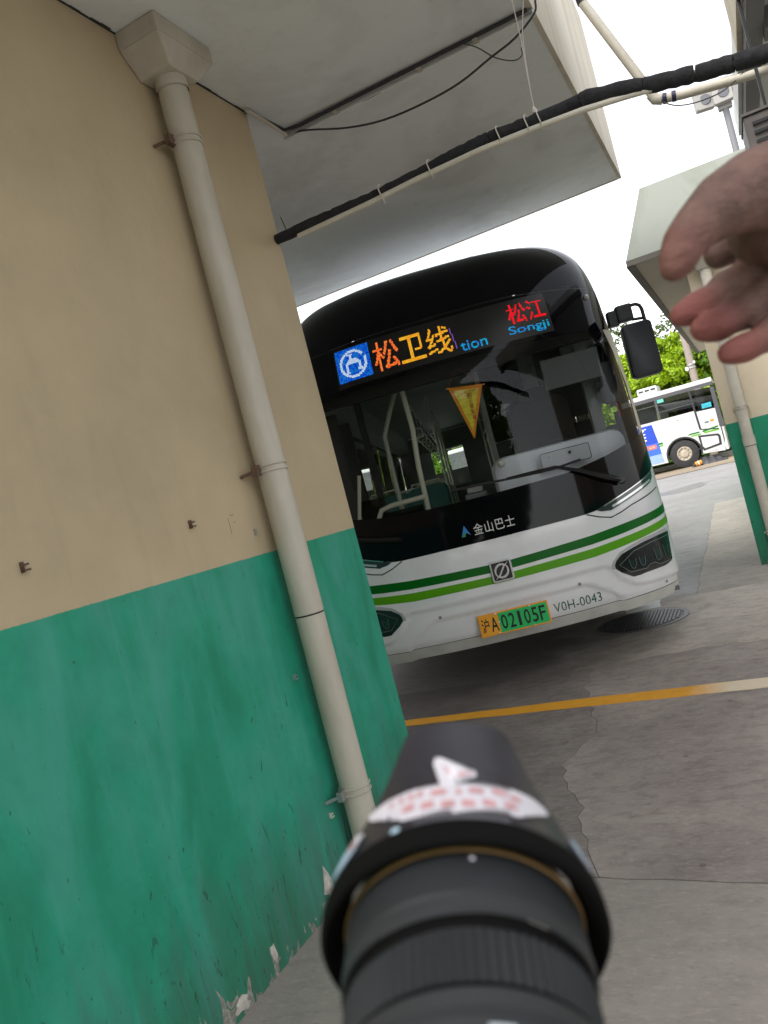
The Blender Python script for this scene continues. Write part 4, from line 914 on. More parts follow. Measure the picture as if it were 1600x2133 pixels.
# driver's door with its own glass and slanted lower panel
fx(MB().prism([(-1.63, 2.79), (-.93, 2.74), (-.93, 1.94), (-1.60, 1.97)], YF-.004, YF+.02, lambda a, b, c: (a, c, b)), 'cab_window', dgl)
fx(MB().prism([(-1.70, 2.80), (-1.63, 2.80), (-1.565, 1.30), (-.97, 1.17), (-.97, 1.13), (-1.62, 1.27), (-1.64, 1.30)], YF-.008, YF-.001, lambda a, b, c: (a, c, b)), 'door_gap', black_plastic)
fx(MB().prism([(-.93, 2.76), (-.80, 2.72), (-.76, 1.2), (-.93, 1.2)], YF-.006, YF+.4, lambda a, b, c: (a, c, b)), 'front_pillar', band)
fx(MB().box(-.90, -.82, YF+.06, YB-.06, 1.2, 2.75), 'windscreen', glass_dark); fx(MB().box(-.90, -.80, YF+.0, YB, .32, 1.19), 'front_panel', fw)
fx(MB().prism([(-1.74, 1.08), (-1.04, .98), (-.98, .90), (-1.0, .55), (-1.66, .47), (-1.72, .60)], YF-.010, YF-.001, lambda a, b, c: (a, c, b)), 'flap_gap', black_plastic)
fx(MB().prism([(-1.66, .99), (-1.10, .91), (-1.06, .86), (-1.08, .62), (-1.60, .55), (-1.66, .64)], YF-.014, YF-.002, lambda a, b, c: (a, c, b)), 'hatch', fw)
fx(MB().box(XR, -3.03, YF-.006, YF-.001, 1.10, 1.17), 'dark_green_stripe', dk_green); fx(MB().prism([(-2.12, 1.17), (-2.0, 1.225), (-1.66, 1.225), (-1.66, 1.17)], YF-.007, YF-.001, lambda a, b, c: (a, c, b)), 'dark_green_stripe', dk_green)
fx(MB().prism([(-1.55, 1.22), (-.98, 1.28), (-.98, 1.22), (-1.55, 1.16)], YF-.006, YF-.001, lambda a, b, c: (a, c, b)), 'dark_green_stripe', dk_green)
fx(MB().box(XR, -3.03, YF-.006, YF-.001, 1.02, 1.075), 'light_green_stripe', lt_green); fx(MB().box(-1.98, -1.62, YF-.006, YF-.001, 1.09, 1.14), 'light_green_stripe', lt_green); fx(MB().box(-1.50, -.96, YF-.006, YF-.001, 1.10, 1.16), 'light_green_stripe', lt_green)
adb = mat('advert_blue', (.01, .05, .42), .4, var=.1, vs=3); ad = fx(MB().prism([(-4.6, 1.93), (-3.26, 1.93), (-3.18, 1.20), (-4.6, 1.20)], YF-.007, YF-.001, lambda a, b, c: (a, c, b)), 'advert_panel', adb)
fx(MB().prism([(-4.6, 1.195), (-3.18, 1.195), (-3.16, .75), (-4.6, .75)], YF-.007, YF-.001, lambda a, b, c: (a, c, b)), 'advert_panel', mat('advert_mid_blue', (.03, .12, .50), .4, var=.1)); fx(MB().prism([(-4.6, .745), (-3.16, .745), (-3.13, .41), (-4.6, .41)], YF-.007, YF-.001, lambda a, b, c: (a, c, b)), 'advert_panel', mat('advert_pale_blue', (.25, .36, .55), .4, var=.2, vs=1.5))
wh = mat('advert_white', (.8, .8, .8), .5); L = FB.location
def ftext(txt, x0, z0, x1, z1, mt, par, y=YF-.010, bold=.0):
    v2, f = glyphs(txt, 1.0, bold); return mesh('lettering', [(x0+a*(x1-x0)-L.x, y-L.y, z0+b*(z1-z0)-L.z) for a, b in v2], f, mt, par)
ftext('推', -3.98, 1.24, -3.36, 1.84, wh, ad, bold=.03)
sub(MB().box(-3.62, -3.28, YF-.011, YF-.0075, .99, 1.15), 'advert_tag', mat('advert_coral', (.70, .12, .08), .5), ad); ftext('公交', -3.56, 1.03, -3.34, 1.11, wh, ad, YF-.013)
ftext('金山巴士', -2.36, 1.80, -1.95, 1.87, mat('far_letter_grey', (.15, .15, .16), .5), FB, YF-.004)
ftext('VOH-0051', -1.50, .36, -1.15, .43, mat('far_number_grey', (.3, .3, .3), .5), FB, YF-.004)
sub(MB().box(-1.20, -1.06, YF-.006, YF-.001, 1.47, 1.56), 'round_sticker', mat('sticker_orange', (.6, .22, .03), .5), FB); sub(MB().box(-1.40, -1.25, YF-.006, YF-.001, 1.46, 1.53), 'small_sticker', mat('sticker_grey', (.12, .14, .15), .5), FB)
sub(MB().box(-1.42, -1.30, YF-.006, YF-.001, 1.75, 1.86), 'pale_sticker', mat('sticker_pink', (.75, .45, .42), .5), FB)
sub(MB().box(-1.36, -1.02, YF-.010, YF-.005, 2.02, 2.20), 'window_sticker', mat('sticker_teal', (.02, .32, .40), .5, var=.4, vs=9), FB); sub(MB().box(-2.86, -2.62, YF+.002, YF+.010, 2.66, 2.79), 'window_sticker', mat('sticker_mint', (.10, .42, .36), .5), FB)
fx(MB().box(-3.55, -2.78, YF+.5, YB-.5, 3.11, 3.40), 'roof_unit', fw, bevel=.07); fx(MB().box(-6.9, -4.6, YF+.4, YB-.4, 3.11, 3.30), 'roof_unit', fw, bevel=.06)
for i in range(3): fx(MB().box(-3.48+i*.23, -3.31+i*.23, YF+.490, YF+.499, 3.24, 3.31), 'roof_unit_slot', int_dark)
for cx in (-2.36, -8.45):
    for yy, sg in ((YF+.02, -1), (YB-.02, 1)):
        w = MB().ring([(.27, yy), (.42, yy-.0), (.525, yy+.04*-sg), (.525, yy+.26*-sg), (.30, yy+.28*-sg)], cx, .535, 36, ax=1); t = fx(w, 'wheel', tyre_m, smooth=True)
        if sg < 0:
            sub(MB().ring([(.275, yy-.0), (.25, yy-.02), (.16, yy+.02), (.14, yy-.03), (.09, yy-.05), (0, yy-.055)], cx, .535, 28, ax=1), 'rim', mat('rim_beige', (.36, .31, .24), .6, var=.3, vs=12) if cx > -3 else rust, t, smooth=True)
            for k in range(10):
                a = 2*math.pi*k/10; sub(MB().ring([(0, yy-.012), (.02, yy-.01), (.022, yy+.03)], cx+.21*math.cos(a), .535+.21*math.sin(a), 8, ax=1), 'wheel_nut', int_dark, t)
    fx(MB().prism(arc(cx, .66, 196, -14)+arc(cx, .60, -14, 196), YF-.012, YF-.001, lambda a, b, c: (a, c, b)), 'wheel_arch', black_rubber)
for i in range(5):
    for xx in (-2.0-i*1.9,):
        o = fx(MB().box(xx-.25, xx+.2, YF+.35, YF+.80, 1.5, 2.35), 'seat_back', mat('far_seat_yellow', (.42, .36, .14), .6) if i in (0, 1) else int_grey, bevel=.05)
fx(MB().tube([(-.88, YF+.1, 2.62), (-.62, YF-.15, 2.60), (-.58, YF-.2, 2.3)], .03, 6), 'mirror_arm', black_plastic); fx(MB().box(-.66, -.50, YF-.25, YF-.13, 1.85, 2.3), 'mirror_housing', black_plastic, bevel=.03)
# kerb and rail in front of the far bus
kb = MB().box(-30, 12, 35.8, 36.3, -.05, .12).build('kerb', concrete('kerb_stone', (.3, .29, .27), (.15, .15, .14))); tag(kb, kind='structure')
# crumpled dark tarp with an orange roll beside the wheel
tb = thing('crumpled_tarp', (-1.6, 32.3, 0), 'crumpled black plastic sheet dumped on the ground by the far bus wheel', 'tarp')
rnd = random.Random(4); vs = []; fs = []; nu, nv = 22, 9
for i in range(nu+1):
    for j in range(nv+1):
        u, v = i/nu, j/nv; e = math.sin(math.pi*u)**.6*math.sin(math.pi*v)**.6
        vs.append((-.55+1.25*u+rnd.uniform(-.02, .02), -.35+.7*v, e*(.30*(1-.55*u)+.07*math.sin(u*31+v*5)+rnd.uniform(-.03, .03))+.002))
for i in range(nu):
    for j in range(nv): a = i*(nv+1)+j; fs.append((a, a+1, a+nv+2, a+nv+1))
mesh('sheet', vs, fs, mat('tarp_black', (.035, .035, .04), .5, var=.4, vs=10), tb, True)
tb2 = thing('orange_roll', (-1.88, 31.9, 0), 'small orange roll lying against the crumpled black sheet', 'roll')
MB().tube([(-.13, 0, .09), (.10, .03, .13)], .085, 14).build('roll', mat('hi_vis_orange', (.62, .24, .02), .5, var=.2), tb2, smooth=True); MB().tube([(-.03, .012, .106), (0, .017, .112)], .088, 14).build('band', wh, tb2); MB().tube([(-.20, 0, .06), (-.12, 0, .09)], .07, 10).build('end', int_dark, tb2)

# ---------------------------------------------------------------- trees beyond
def leafmat(name, c):
    m = bpy.data.materials.new(name); m.use_nodes = True; n, l = graph(m); b = n['Principled BSDF']
    oi = n.new('ShaderNodeObjectInfo'); ge = n.new('ShaderNodeNewGeometry'); 
    cc = node_mix(n, l, ge.outputs['Random Per Island'], tuple(x*.62 for x in c), tuple(min(1, x*1.45) for x in c)); l.new(cc, b.inputs['Base Color'])
    b.inputs['Roughness'].default_value = .5
    t = n.new('ShaderNodeBsdfTranslucent'); l.new(cc, t.inputs[0]); mx = n.new('ShaderNodeMixShader'); mx.inputs[0].default_value = .4
    l.new(b.outputs[0], mx.inputs[1]); l.new(t.outputs[0], mx.inputs[2]); l.new(mx.outputs[0], n['Material Output'].inputs[0]); return m
leaf_a = leafmat('yellow_green_leaf', (.30, .44, .008)); leaf_b = leafmat('mid_green_leaf', (.12, .24, .012)); leaf_c = leafmat('sparse_grey_leaf', (.09, .13, .03))
bark = mat('bark', (.10, .075, .05), .9, var=.4, vs=12, bump=.6, bs=20)
def crown_mesh(name, seed, h0, h1, rad, clumps, per, size, droop=0.0):
    rnd = random.Random(seed); vs = []; fs = []
    for c in range(clumps):
        # clumps fill an uneven rounded crown, denser towards the outside
        while True:
            x, y, z = rnd.uniform(-1, 1), rnd.uniform(-1, 1), rnd.uniform(-1, 1); d = x*x+y*y+z*z
            if .25 < d < 1: break
        wob = 1+.18*math.sin(3*math.atan2(y, x)+seed)+.12*math.sin(5*z+seed*2)
        cx, cy_, cz = x*rad*wob, y*rad*wob, (h0+h1)/2+z*(h1-h0)/2*(1+.1*math.sin(4*math.atan2(y, x)+seed)); cr = rad*rnd.uniform(.14, .26)
        for k in range(per):
            v = Vector((rnd.gauss(0, 1), rnd.gauss(0, 1), rnd.gauss(0, 1))).normalized()*cr*rnd.uniform(.55, 1.0); p = Vector((cx, cy_, cz))+Vector((v.x, v.y, v.z*.75))
            nrm = (v.normalized()+Vector((rnd.gauss(0, .5), rnd.gauss(0, .5), rnd.gauss(.3, .5)))).normalized(); a = nrm.orthogonal().normalized(); bb = nrm.cross(a); ang = rnd.uniform(0, 6.28)
            a, bb = a*math.cos(ang)+bb*math.sin(ang), bb*math.cos(ang)-a*math.sin(ang); s = size*rnd.uniform(.6, 1.25); i = len(vs)
            vs += [tuple(p-a*s), tuple(p+bb*s*.45), tuple(p+a*s), tuple(p-bb*s*.45)]; fs.append((i, i+1, i+2, i+3))
    me = bpy.data.meshes.new(name); me.from_pydata(vs, [], fs); return me
def trunk_mesh(name, seed, h0, h1, rad, r):
    rnd = random.Random(seed+50); mb = MB(); mb.tube([(0, 0, 0), (.05, .03, h0*.6), (.02, -.04, h0*1.15), (.1, 0, (h0+h1)/2)], [r, r*.8, r*.65, r*.35], 9)
    for i in range(7):
        a = 6.28*i/7+rnd.uniform(-.3, .3); z = h0*rnd.uniform(.8, 1.25); L_ = rad*rnd.uniform(.6, .9)
        mb.tube([(.03, 0, z), (math.cos(a)*L_*.4, math.sin(a)*L_*.4, z+(h1-h0)*.2), (math.cos(a)*L_, math.sin(a)*L_, z+(h1-h0)*rnd.uniform(.3, .6))], [r*.45, r*.3, r*.1], 6)
    me = bpy.data.meshes.new(name); me.from_pydata(mb.v, [], mb.f); return me
kinds = {'a': (crown_mesh('crown', 1, 1.4, 6.2, 2.2, 190, 110, .13), trunk_mesh('trunk', 1, 1.6, 6, 2, .17), leaf_a), 'b': (crown_mesh('crown', 2, 1.2, 5.9, 2.1, 190, 110, .13), trunk_mesh('trunk', 2, 1.5, 6, 2, .16), leaf_b), 'c': (crown_mesh('crown', 3, 2.6, 8.2, 2.2, 70, 30, .13), trunk_mesh('trunk', 3, 2.4, 8, 2.1, .15), leaf_c)}
for k, (cm, tm, lm) in kinds.items(): cm.materials.append(lm); tm.materials.append(bark)
def tree(kind, x, y, label, s=1.0, rz=0., group='trees beyond the yard'):
    t = thing('tree', (x, y, -.05), label, 'tree', group); t.scale = (s, s, s); t.rotation_euler = (0, 0, rz)
    for nm, me in (('trunk', kinds[kind][1]), ('crown', kinds[kind][0])):
        o = bpy.data.objects.new(nm, me); COL.objects.link(o); o.parent = t
    return t
hid = 'leafy green tree standing in the row behind the far bus'
tree('a', -4.6, 41.5, 'bright yellow green tree seen left of the door mirror, behind the far bus', 1.0, .4)
tree('a', -2.7, 40.6, 'bright yellow green tree directly behind the concrete pole and far bus roof', .98, 2.0)
tree('b', -.75, 41.0, 'darker green tree beside the far wall end, right of the concrete pole', .95, 1.0)
tree('c', -2.3, 44.0, 'taller thin leaved tree rising above the bright green crowns', .90, .2)
tree('c', -4.9, 44.5, 'tall sparse tree glimpsed between the mirror and the bus pillar', .95, 3.0)
for i, (k, x, y, s) in enumerate((('a', -7.4, 41.6, 1.05), ('b', -9.8, 41.2, 1.0), ('a', -12.4, 41.8, 1.05), ('b', -15.2, 41.0, 1.1), ('a', -18.5, 42, 1.1), ('b', -22, 41.4, 1.1), ('b', -26, 42, 1.15), ('a', 1.8, 41.3, 1.0), ('b', 4.6, 41.8, 1.0))):
    tree(k, x, y, 'leafy green tree behind the far bus, ' + ('just left of the screen pillar', 'seen through the near bus beside its cab', 'seen through the middle of the near bus', 'seen through the left of the near bus', 'third from the left end', 'second from the left end', 'at the far left end', 'hidden by the far wall end', 'furthest right')[i], s, i*1.3)
hd = bpy.data.objects.new('hedge', crown_mesh('hedge', 9, .0, 1.6, 1.0, 160, 70, .12)); COL.objects.link(hd); hd.location = (-7, 39.6, .1); hd.scale = (17, .8, 1.0); hd.data.materials.append(leaf_b); tag(hd, 'low green shrubbery under the trees behind the far bus', 'hedge', kind='stuff')
# ---------------------------------------------------------------- concrete pole among the trees
up = thing('utility_pole', (-1.56, 38.0, 0), 'weathered concrete pole with pale clamps in front of the trees', 'pole')
MB().ring([(.17, 0), (.155, 4), (.13, 9.5), (0, 9.5)], 0, 0, 18).build('shaft', concrete('pole_concrete', (.33, .27, .23), (.20, .17, .15), .6, 2), up, smooth=True)
for z in (3.92, 4.06): MB().ring([(.16, z), (.185, z+.005), (.185, z+.06), (.16, z+.065)], 0, 0, 18).build('band', steel, up, smooth=True)
MB().box(-.26, -.13, -.17, -.10, 3.86, 4.02).build('clamp_box', mat('clamp_white', (.7, .7, .7), .4), up, bevel=.02); MB().box(.1, .2, -.2, -.1, 4.1, 4.2).build('clamp_box', mat('clamp_white_b', (.7, .7, .7), .4), up, bevel=.02)
# ---------------------------------------------------------------- floodlight mast
fm = thing('floodlight_mast', (1.26, 22.0, 0), 'tall grey mast carrying a cluster of white floodlights above the passage', 'light mast')
MB().ring([(.10, 0), (.075, 8.7), (0, 8.7)], 0, 0, 14).build('mast', mat('mast_grey', (.17, .17, .18), .5), fm, smooth=True)
MB().box(-.55, .62, -.06, .06, 9.10, 9.20).build('cross_bar', mat('mast_pale', (.26, .25, .24), .5), fm); MB().box(-.16, .16, -.09, .09, 8.62, 9.3).build('mast_head', mat('mast_head_pale', (.28, .27, .26), .5), fm, bevel=.02)
for x_, ang in ((-.42, .25), (.0, -.05), (.45, -.3)):
    f_ = MB().prism(rrect(.22, .27, .05), -.12, .10, lambda a, b, c, x_=x_, ang=ang: (x_+a*math.cos(ang)-c*math.sin(ang), c*math.cos(ang)+a*math.sin(ang)-.2, 8.98+b)).build('lamp_housing', mat('housing_white', (.30, .285, .265), .5), fm, bevel=.015)
    MB().ring([(.0, -.345), (.12, -.34), (.135, -.30)], x_+.03, 8.92, 18, ax=1).build('lamp_glass', mat('lamp_glass_dark', (.10, .10, .11), .1), f_)
# ---------------------------------------------------------------- behind the camera: a tree mirrored in the bus, others added to dim reflections
tree('b', 3.6, -7.5, 'unseen dense green tree added behind the photographer to dim reflections, right of the passage', 1.15, 1.5, None)
tree('b', .7, -7.0, 'green tree behind the photographer, mirrored in the bus display glass', 1.0, .5, None)
tree('a', -2.4, -9.5, 'unseen yellow green tree added behind the photographer to dim reflections, at the passage mouth', 1.0, 2.5, None)

# ---------------------------------------------------------------- the photographer's other camera, held just below
LO = px(968, 1952, .281)                    # centre of the hood's rear rim
la = (CF*math.cos(R(23.5)) + CU*math.sin(R(23.5)) + CR*.02).normalized()
lr = la.cross(CU).normalized(); lu = lr.cross(la)
LT = thing('camera', (0, 0, 0), 'black camera lens with petal hood and white sticker, pointing ahead at the bottom', 'camera')
LT.matrix_world = Matrix((lr, la, lu)).transposed().to_4x4(); LT.location = LO; LT.rotation_euler = Matrix((lr, la, lu)).transposed().to_euler()
# own axes: x right, y along the lens, z up
hood_m = mat('hood_black', (.020, .019, .024), .36, spec=.5, var=.15, vs=30, bump=.05, bs=400)
hood_in = mat('hood_flock', (.004, .004, .004), .9, spec=.08)
barrel_m = mat('barrel_rubber', (.016, .018, .020), .6, spec=.3, var=.12, vs=40, bump=.1, bs=500)
ring_m = mat('barrel_ring', (.022, .024, .026), .55, spec=.3); gold = mat('gold_ring', (.30, .18, .06), .45, metal=.3)
stick_w = mat('sticker_white', (.54, .52, .57), .4, var=.03); stick_p = mat('sticker_print', (.48, .25, .26), .5, var=.2, vs=200); stick_b = mat('sticker_blue', (.32, .42, .55), .45)
def cyl(th, y, r): return Vector((r*math.sin(th), y, r*math.cos(th)))        # th measured from the top
HR = .0455
def petal(th):
    a = abs((th+math.pi) % (2*math.pi)-math.pi)
    # long petals above and below, short ones at the sides
    if a > math.pi/2: a = math.pi-a
    return interp(a, [0, .36, .47, .57, .66, .78, .90, 1.05, 1.2, 1.4, 1.57], [.0615, .0615, .0595, .0485, .0385, .0300, .0235, .0165, .0125, .0165, .0215])
n_ = 144; m_ = 14; vs = []; fs = []
def hr(y): return .0434+.0058*smooth01((.034-y)/.036)
Y0 = .0005
for layer, dr in ((0, 0), (1, -.0022)):
    for i in range(n_):
        th = 2*math.pi*i/n_; Lp = petal(th)
        for j in range(m_+1): y = Y0+(Lp-Y0)*j/m_; vs.append(tuple(cyl(th, y, hr(y)+dr)))
st_ = n_*(m_+1)
for i in range(n_):
    k = (i+1) % n_
    for j in range(m_):
        a, b, c, d = i*(m_+1)+j, k*(m_+1)+j, k*(m_+1)+j+1, i*(m_+1)+j+1; fs.append((a, b, c, d)); fs.append((st_+d, st_+c, st_+b, st_+a))
    fs.append((i*(m_+1)+m_, k*(m_+1)+m_, st_+k*(m_+1)+m_, st_+i*(m_+1)+m_)); fs.append((i*(m_+1), st_+i*(m_+1), st_+k*(m_+1), k*(m_+1)))
hood = mesh('lens_hood', vs, fs, hood_m, LT, True); hood.data.set_sharp_from_angle(angle=R(40))
def lath(name, prof, mt, n=96, par=LT):
    return MB().ring(prof, 0, 0, n, ax=1).build(name, mt, par, smooth=True, sharp=R(28))
lath('hood_collar', [(.0488, .0050), (.0495, .0042), (.0498, .0020), (.0499, -.0030), (.0490, -.0046), (.0478, -.0050), (.0440, -.0008), (.0424, .0014)], hood_in)
lath('hood_mount', [(.0400, .0080), (.0470, .0080)], hood_in)
lath('gold_ring', [(.0410, .0008), (.0416, .0004), (.0416, -.0008), (.0410, -.0012)], gold)
lath('front_barrel', [(.036, .016), (.0409, .0006), (.0411, -.0165), (.0404, -.0176)], barrel_m)
prof_b = [(.0404, -.0178), (.0414, -.0186), (.0414, -.0232), (.0406, -.0240)]
lath('groove', [(.0400, -.0239), (.0388, -.0246), (.0386, -.0276), (.0396, -.0284)], hood_in)
lath('groove', [(.0396, -.0456), (.0384, -.0458), (.0384, -.0470), (.0396, -.0474)], hood_in)
lath('focus_ring', prof_b, ring_m)
# rubber zoom grip with fine ribs running along the barrel
k_ = 150; vs = []; fs = []
for i in range(k_):
    th = 2*math.pi*i/k_; r_ = .0403 if i % 2 else .0391
    for y, dr in ((-.0284, -.0006), (-.0290, 0), (-.0450, 0), (-.0456, -.0006)): vs.append(tuple(cyl(th, y, r_+dr)))
for i in range(k_):
    j = (i+1) % k_
    for q in range(3): fs.append((i*4+q, j*4+q, j*4+q+1, i*4+q+1))
mesh('zoom_ring', vs, fs, barrel_m, LT)
lath('rear_ring', [(.0396, -.0474), (.0408, -.0480), (.0408, -.0530), (.0385, -.0550), (.0380, -.0640)], ring_m)
lath('rear_barrel', [(.0380, -.0642), (.036, -.066), (.034, -.120)], barrel_m)
v = []; 
def onlens(name, poly, r, mt, off=.0004, par=LT):
    "flat shape (th, y) laid on a cylinder of radius r"
    dn = .0028 if r is hr else 0
    bm = bmesh.new(); bm.faces.new([bm.verts.new((a, b-dn, 0)) for a, b in poly]); bmesh.ops.triangulate(bm, faces=bm.faces, ngon_method='EAR_CLIP')
    for k in range(-40, 41): bmesh.ops.bisect_plane(bm, geom=bm.verts[:]+bm.edges[:]+bm.faces[:], plane_co=(k*.06, 0, 0), plane_no=(1, 0, 0), dist=1e-6)
    rf = r if callable(r) else (lambda y: r)
    for q in bm.verts: q.co = cyl(q.co.x, q.co.y, rf(q.co.y)+off)
    me = bpy.data.meshes.new(name); bm.to_mesh(me); bm.free(); return link(name, me, mt, par, True)
onlens('index_dot', [(.02+.019*math.cos(a), -.0046+.0008*math.sin(a)) for a in [6.283*i/16 for i in range(16)]], .0411, stick_w)
onlens('lock_dot', [(-.515+.035*math.cos(a), .0085+.0016*math.sin(a)) for a in [6.283*i/16 for i in range(16)]], hr, mat('dot_blue', (.35, .50, .60), .4))
onlens('lock_plate', [(-.38, .0066), (.28, .0066), (.29, .0094), (.1, .0088), (-.1, .0086), (-.365, .0092)], hr, mat('lock_grey', (.06, .06, .07), .35), .0012)
# white bird-like sticker: a broad band with two tails, a fluke on a stalk
bandp = [(-.8507, .0276), (-.7963, .0229), (-.7169, .0226), (-.575, .0246), (-.535, .0238), (-.525, .0161), (-.483, .0124), (-.4266, .0116), (-.363, .012), (-.0829, .0105), (.2471, .0117), (.3422, .012), (.3879, .0126), (.430, .0155), (.435, .0236), (.475, .0246), (.575, .0232), (.6764, .0224), (.7335, .0251), (.7117, .0283), (.6027, .0298), (.4111, .0299), (.2474, .0294), (.0691, .028), (-.0834, .0262), (-.1784, .0277), (-.2991, .0284), (-.4616, .0289), (-.6268, .0292), (-.7556, .0288)]
flukep = [(-.165, .0436), (-.2134, .0439), (-.2332, .0408), (-.2144, .0363), (-.1683, .0318), (-.178, .0268), (-.1275, .0251), (-.085, .0258), (-.095, .0285), (-.053, .0289), (.0416, .0308), (.1135, .0332), (.1111, .036), (.0505, .0352), (-.02, .0350), (-.075, .0368), (-.125, .0408)]
sk_ = onlens('hood_sticker', bandp, hr, stick_w, .0006); onlens('sticker_fluke', flukep, hr, stick_w, .0007, sk_)
for c, y in ((-.4298, .0185), (-.2813, .0172), (-.1312, .0160), (.0153, .0160), (.1669, .0171), (.3301, .0180)): onlens('sticker_print', [(c-.048, y-.0021), (c+.048, y-.0021), (c+.046, y+.0021), (c-.046, y+.0021)], hr, stick_p, .0009, sk_)
for c, w, y in ((-.5929, .015, .0250), (-.5045, .018, .0252), (-.4205, .024, .0250), (-.3458, .022, .0252), (-.1981, .060, .0240), (-.045, .02, .0232), (.0897, .055, .0242), (.2706, .055, .0250), (.40, .045, .0240)): onlens('sticker_print', [(c-w, y-.0017), (c+w, y-.0017), (c+w, y+.0017), (c-w, y+.0017)], hr, stick_p, .0009, sk_)
onlens('sticker_print', [(-.1668, .0391), (-.0727, .0353), (.0, .0346), (.1022, .0345), (-.0213, .0321), (-.0958, .0333)], hr, stick_p, .0010, sk_)
onlens('hood_sticker', [(-.80, .0160), (-.873, .0106), (-1.0, .0078), (-1.12, .0074), (-1.20, .0095), (-1.0727, .0150), (-.9137, .0190)], hr, stick_b, .0012)
onlens('hood_sticker', [(-.80, .0160), (-.86, .0118), (-.94, .0112), (-.98, .0140), (-.90, .0185)], hr, stick_w, .0016); onlens('sticker_print', [(-.87, .0140), (-.91, .0125), (-.96, .0128), (-.92, .0155)], hr, stick_p, .0020)
onlens('hood_sticker', [(.83, .0152), (.93, .0190), (1.06, .0140), (1.12, .0095), (1.05, .0075), (.93, .0085), (.86, .0105)], hr, stick_b, .0012)
onlens('name_plate', [(.02, -.0585), (.20, -.0585), (.20, -.0640), (.02, -.0640)], .0381, mat('plate_white', (.34, .38, .41), .5), .003)
onlens('gold_lettering', [(.36, -.0580), (.50, -.0580), (.50, -.0630), (.36, -.0630)], .0381, gold, .003)
# body below and behind, out of the frame
bd_ = MB().box(-.075, .075, -.185, -.119, -.055, .034).build('camera_body', hood_m, LT, bevel=.008)
MB().box(-.028, .028, -.195, -.118, .034, .050).build('viewfinder_hump', hood_m, bd_, bevel=.008)
MB().box(.045, .082, -.180, -.095, -.055, .028).build('grip', barrel_m, bd_, bevel=.012)
# ---------------------------------------------------------------- the hand coming in from the right
skin = bpy.data.materials.new('skin'); skin.use_nodes = True; n, l = graph(skin); b = n['Principled BSDF']
at = n.new('ShaderNodeAttribute'); at.attribute_name = 'pad'; tc = n.new('ShaderNodeTexCoord').outputs['Object']
c = node_mix(n, l, node_ramp(n, l, node_noise(n, l, tc, 60, 6), .35, .7), (.115, .066, .052), (.185, .105, .083)); c = node_mix(n, l, at.outputs['Fac'], c, (.27, .085, .075))
l.new(c, b.inputs['Base Color']); b.inputs['Roughness'].default_value = .62; b.inputs['Specular IOR Level'].default_value = .3; b.inputs['Subsurface Weight'].default_value = .12; b.inputs['Subsurface Radius'].default_value = (.012, .004, .002); b.inputs['Subsurface Scale'].default_value = .5
bp_ = n.new('ShaderNodeBump'); bp_.inputs['Strength'].default_value = .7; bp_.inputs['Distance'].default_value = .004; l.new(node_noise(n, l, node_map(n, l, tc, (1, 1, 2.2)), 85, 6), bp_.inputs['Height']); l.new(bp_.outputs[0], b.inputs['Normal'])
def hp(x, y, d, r): return (px(x, y, d), r*d/FPX)
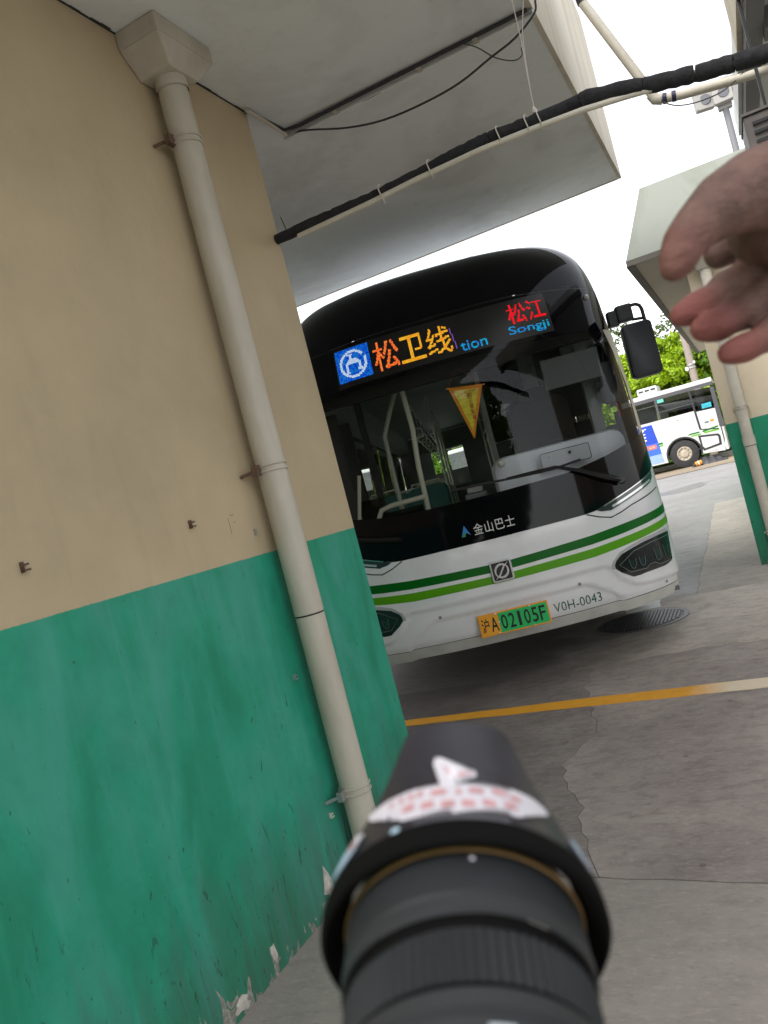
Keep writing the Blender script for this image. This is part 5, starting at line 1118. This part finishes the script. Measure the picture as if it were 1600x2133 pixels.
chains = [  # joints measured as pixel, distance in metres, radius in pixels
 [(1890, 180, .58, 112), (1760, 330, .58, 118), (1670, 420, .575, 118), (1610, 470, .57, 92)],               # wrist and back of the hand
 [(1740, 480, .60, 120), (1680, 560, .60, 88), (1650, 610, .59, 66)],                                         # palm
 [(1650, 375, .545, 96), (1575, 395, .53, 84), (1508, 425, .515, 68), (1456, 468, .505, 52), (1426, 505, .50, 46), (1414, 536, .498, 41), (1404, 556, .497, 31)],   # thumb
 [(1640, 490, .60, 70), (1570, 500, .61, 46), (1520, 512, .615, 38), (1497, 528, .615, 32)],                  # index, folded
 [(1650, 545, .59, 60), (1590, 560, .587, 44), (1572, 568, .585, 45), (1545, 584, .582, 37), (1515, 602, .578, 40), (1490, 620, .575, 33), (1455, 640, .57, 35), (1438, 649, .569, 31), (1420, 656, .568, 25)],     # middle
 [(1670, 595, .575, 60), (1618, 612, .569, 44), (1600, 620, .567, 46), (1570, 637, .562, 36), (1545, 650, .558, 40), (1520, 665, .555, 33), (1494, 677, .552, 36), (1478, 682, .551, 32), (1464, 685, .55, 27)],    # ring
 [(1700, 640, .56, 56), (1640, 672, .549, 38), (1605, 697, .545, 36), (1578, 712, .542, 29), (1552, 724, .54, 32), (1534, 731, .539, 29), (1518, 736, .538, 24)],     # little
]
mb = MB(); tips = []
def ball(mb, p, r, n=12, k=8):
    b = len(mb.v)
    for i in range(k+1):
        a = math.pi*i/k
        for j in range(n): q = 2*math.pi*j/n; mb.v.append((p.x+r*math.sin(a)*math.cos(q), p.y+r*math.sin(a)*math.sin(q), p.z+r*math.cos(a)))
    for i in range(k):
        for j in range(n): mb.f.append((b+i*n+j, b+i*n+(j+1) % n, b+(i+1)*n+(j+1) % n, b+(i+1)*n+j))
for ci, ch in enumerate(chains):
    P = [hp(*q) for q in ch]
    for (p, r), (q, s2) in zip(P, P[1:]):
        k = 5
        for i in range(k+1): t = i/k; ball(mb, p.lerp(q, t), r+(s2-r)*t)
    if ci >= 2: tips.append((P[-1][0], P[-2][0]))
# forearm running out of the picture to the elbow
A0, r0 = hp(1890, 180, .58, 112); A1 = A0 + CR*.26 + CU*.02 + CF*(-.05)
for i in range(14): t = i/13; ball(mb, A0.lerp(A1, t), r0*(1-.28*math.sin(t*2.2)+.28*t))
me = bpy.data.meshes.new('hand_raw'); me.from_pydata(mb.v, [], mb.f); hraw = bpy.data.objects.new('hand_raw', me); COL.objects.link(hraw)
rm = hraw.modifiers.new('join', 'REMESH'); rm.mode = 'VOXEL'; rm.voxel_size = .0017
sm = hraw.modifiers.new('soft', 'SMOOTH'); sm.factor = .6; sm.iterations = 5
dg = bpy.context.evaluated_depsgraph_get(); hm = bpy.data.meshes.new_from_object(hraw.evaluated_get(dg)); bpy.data.objects.remove(hraw); bpy.data.meshes.remove(me)
hm.name = 'hand'; hand = link('hand', hm, skin, None, True)
tag(hand, 'bare hand reaching in blurred from the right edge, fingers loosely curled', 'hand')
pad = hm.attributes.new('pad', 'FLOAT', 'POINT'); vals = []
for vtx in hm.vertices:
    f_ = 0
    for k, (a, b2) in enumerate(tips):
        d = (vtx.co-a).length; f_ = max(f_, (.30 if k == 0 else .05 if k == 1 else .8)*smooth01((.040-d)/.030))
    vals.append(f_)
pad.data.foreach_set('value', vals)
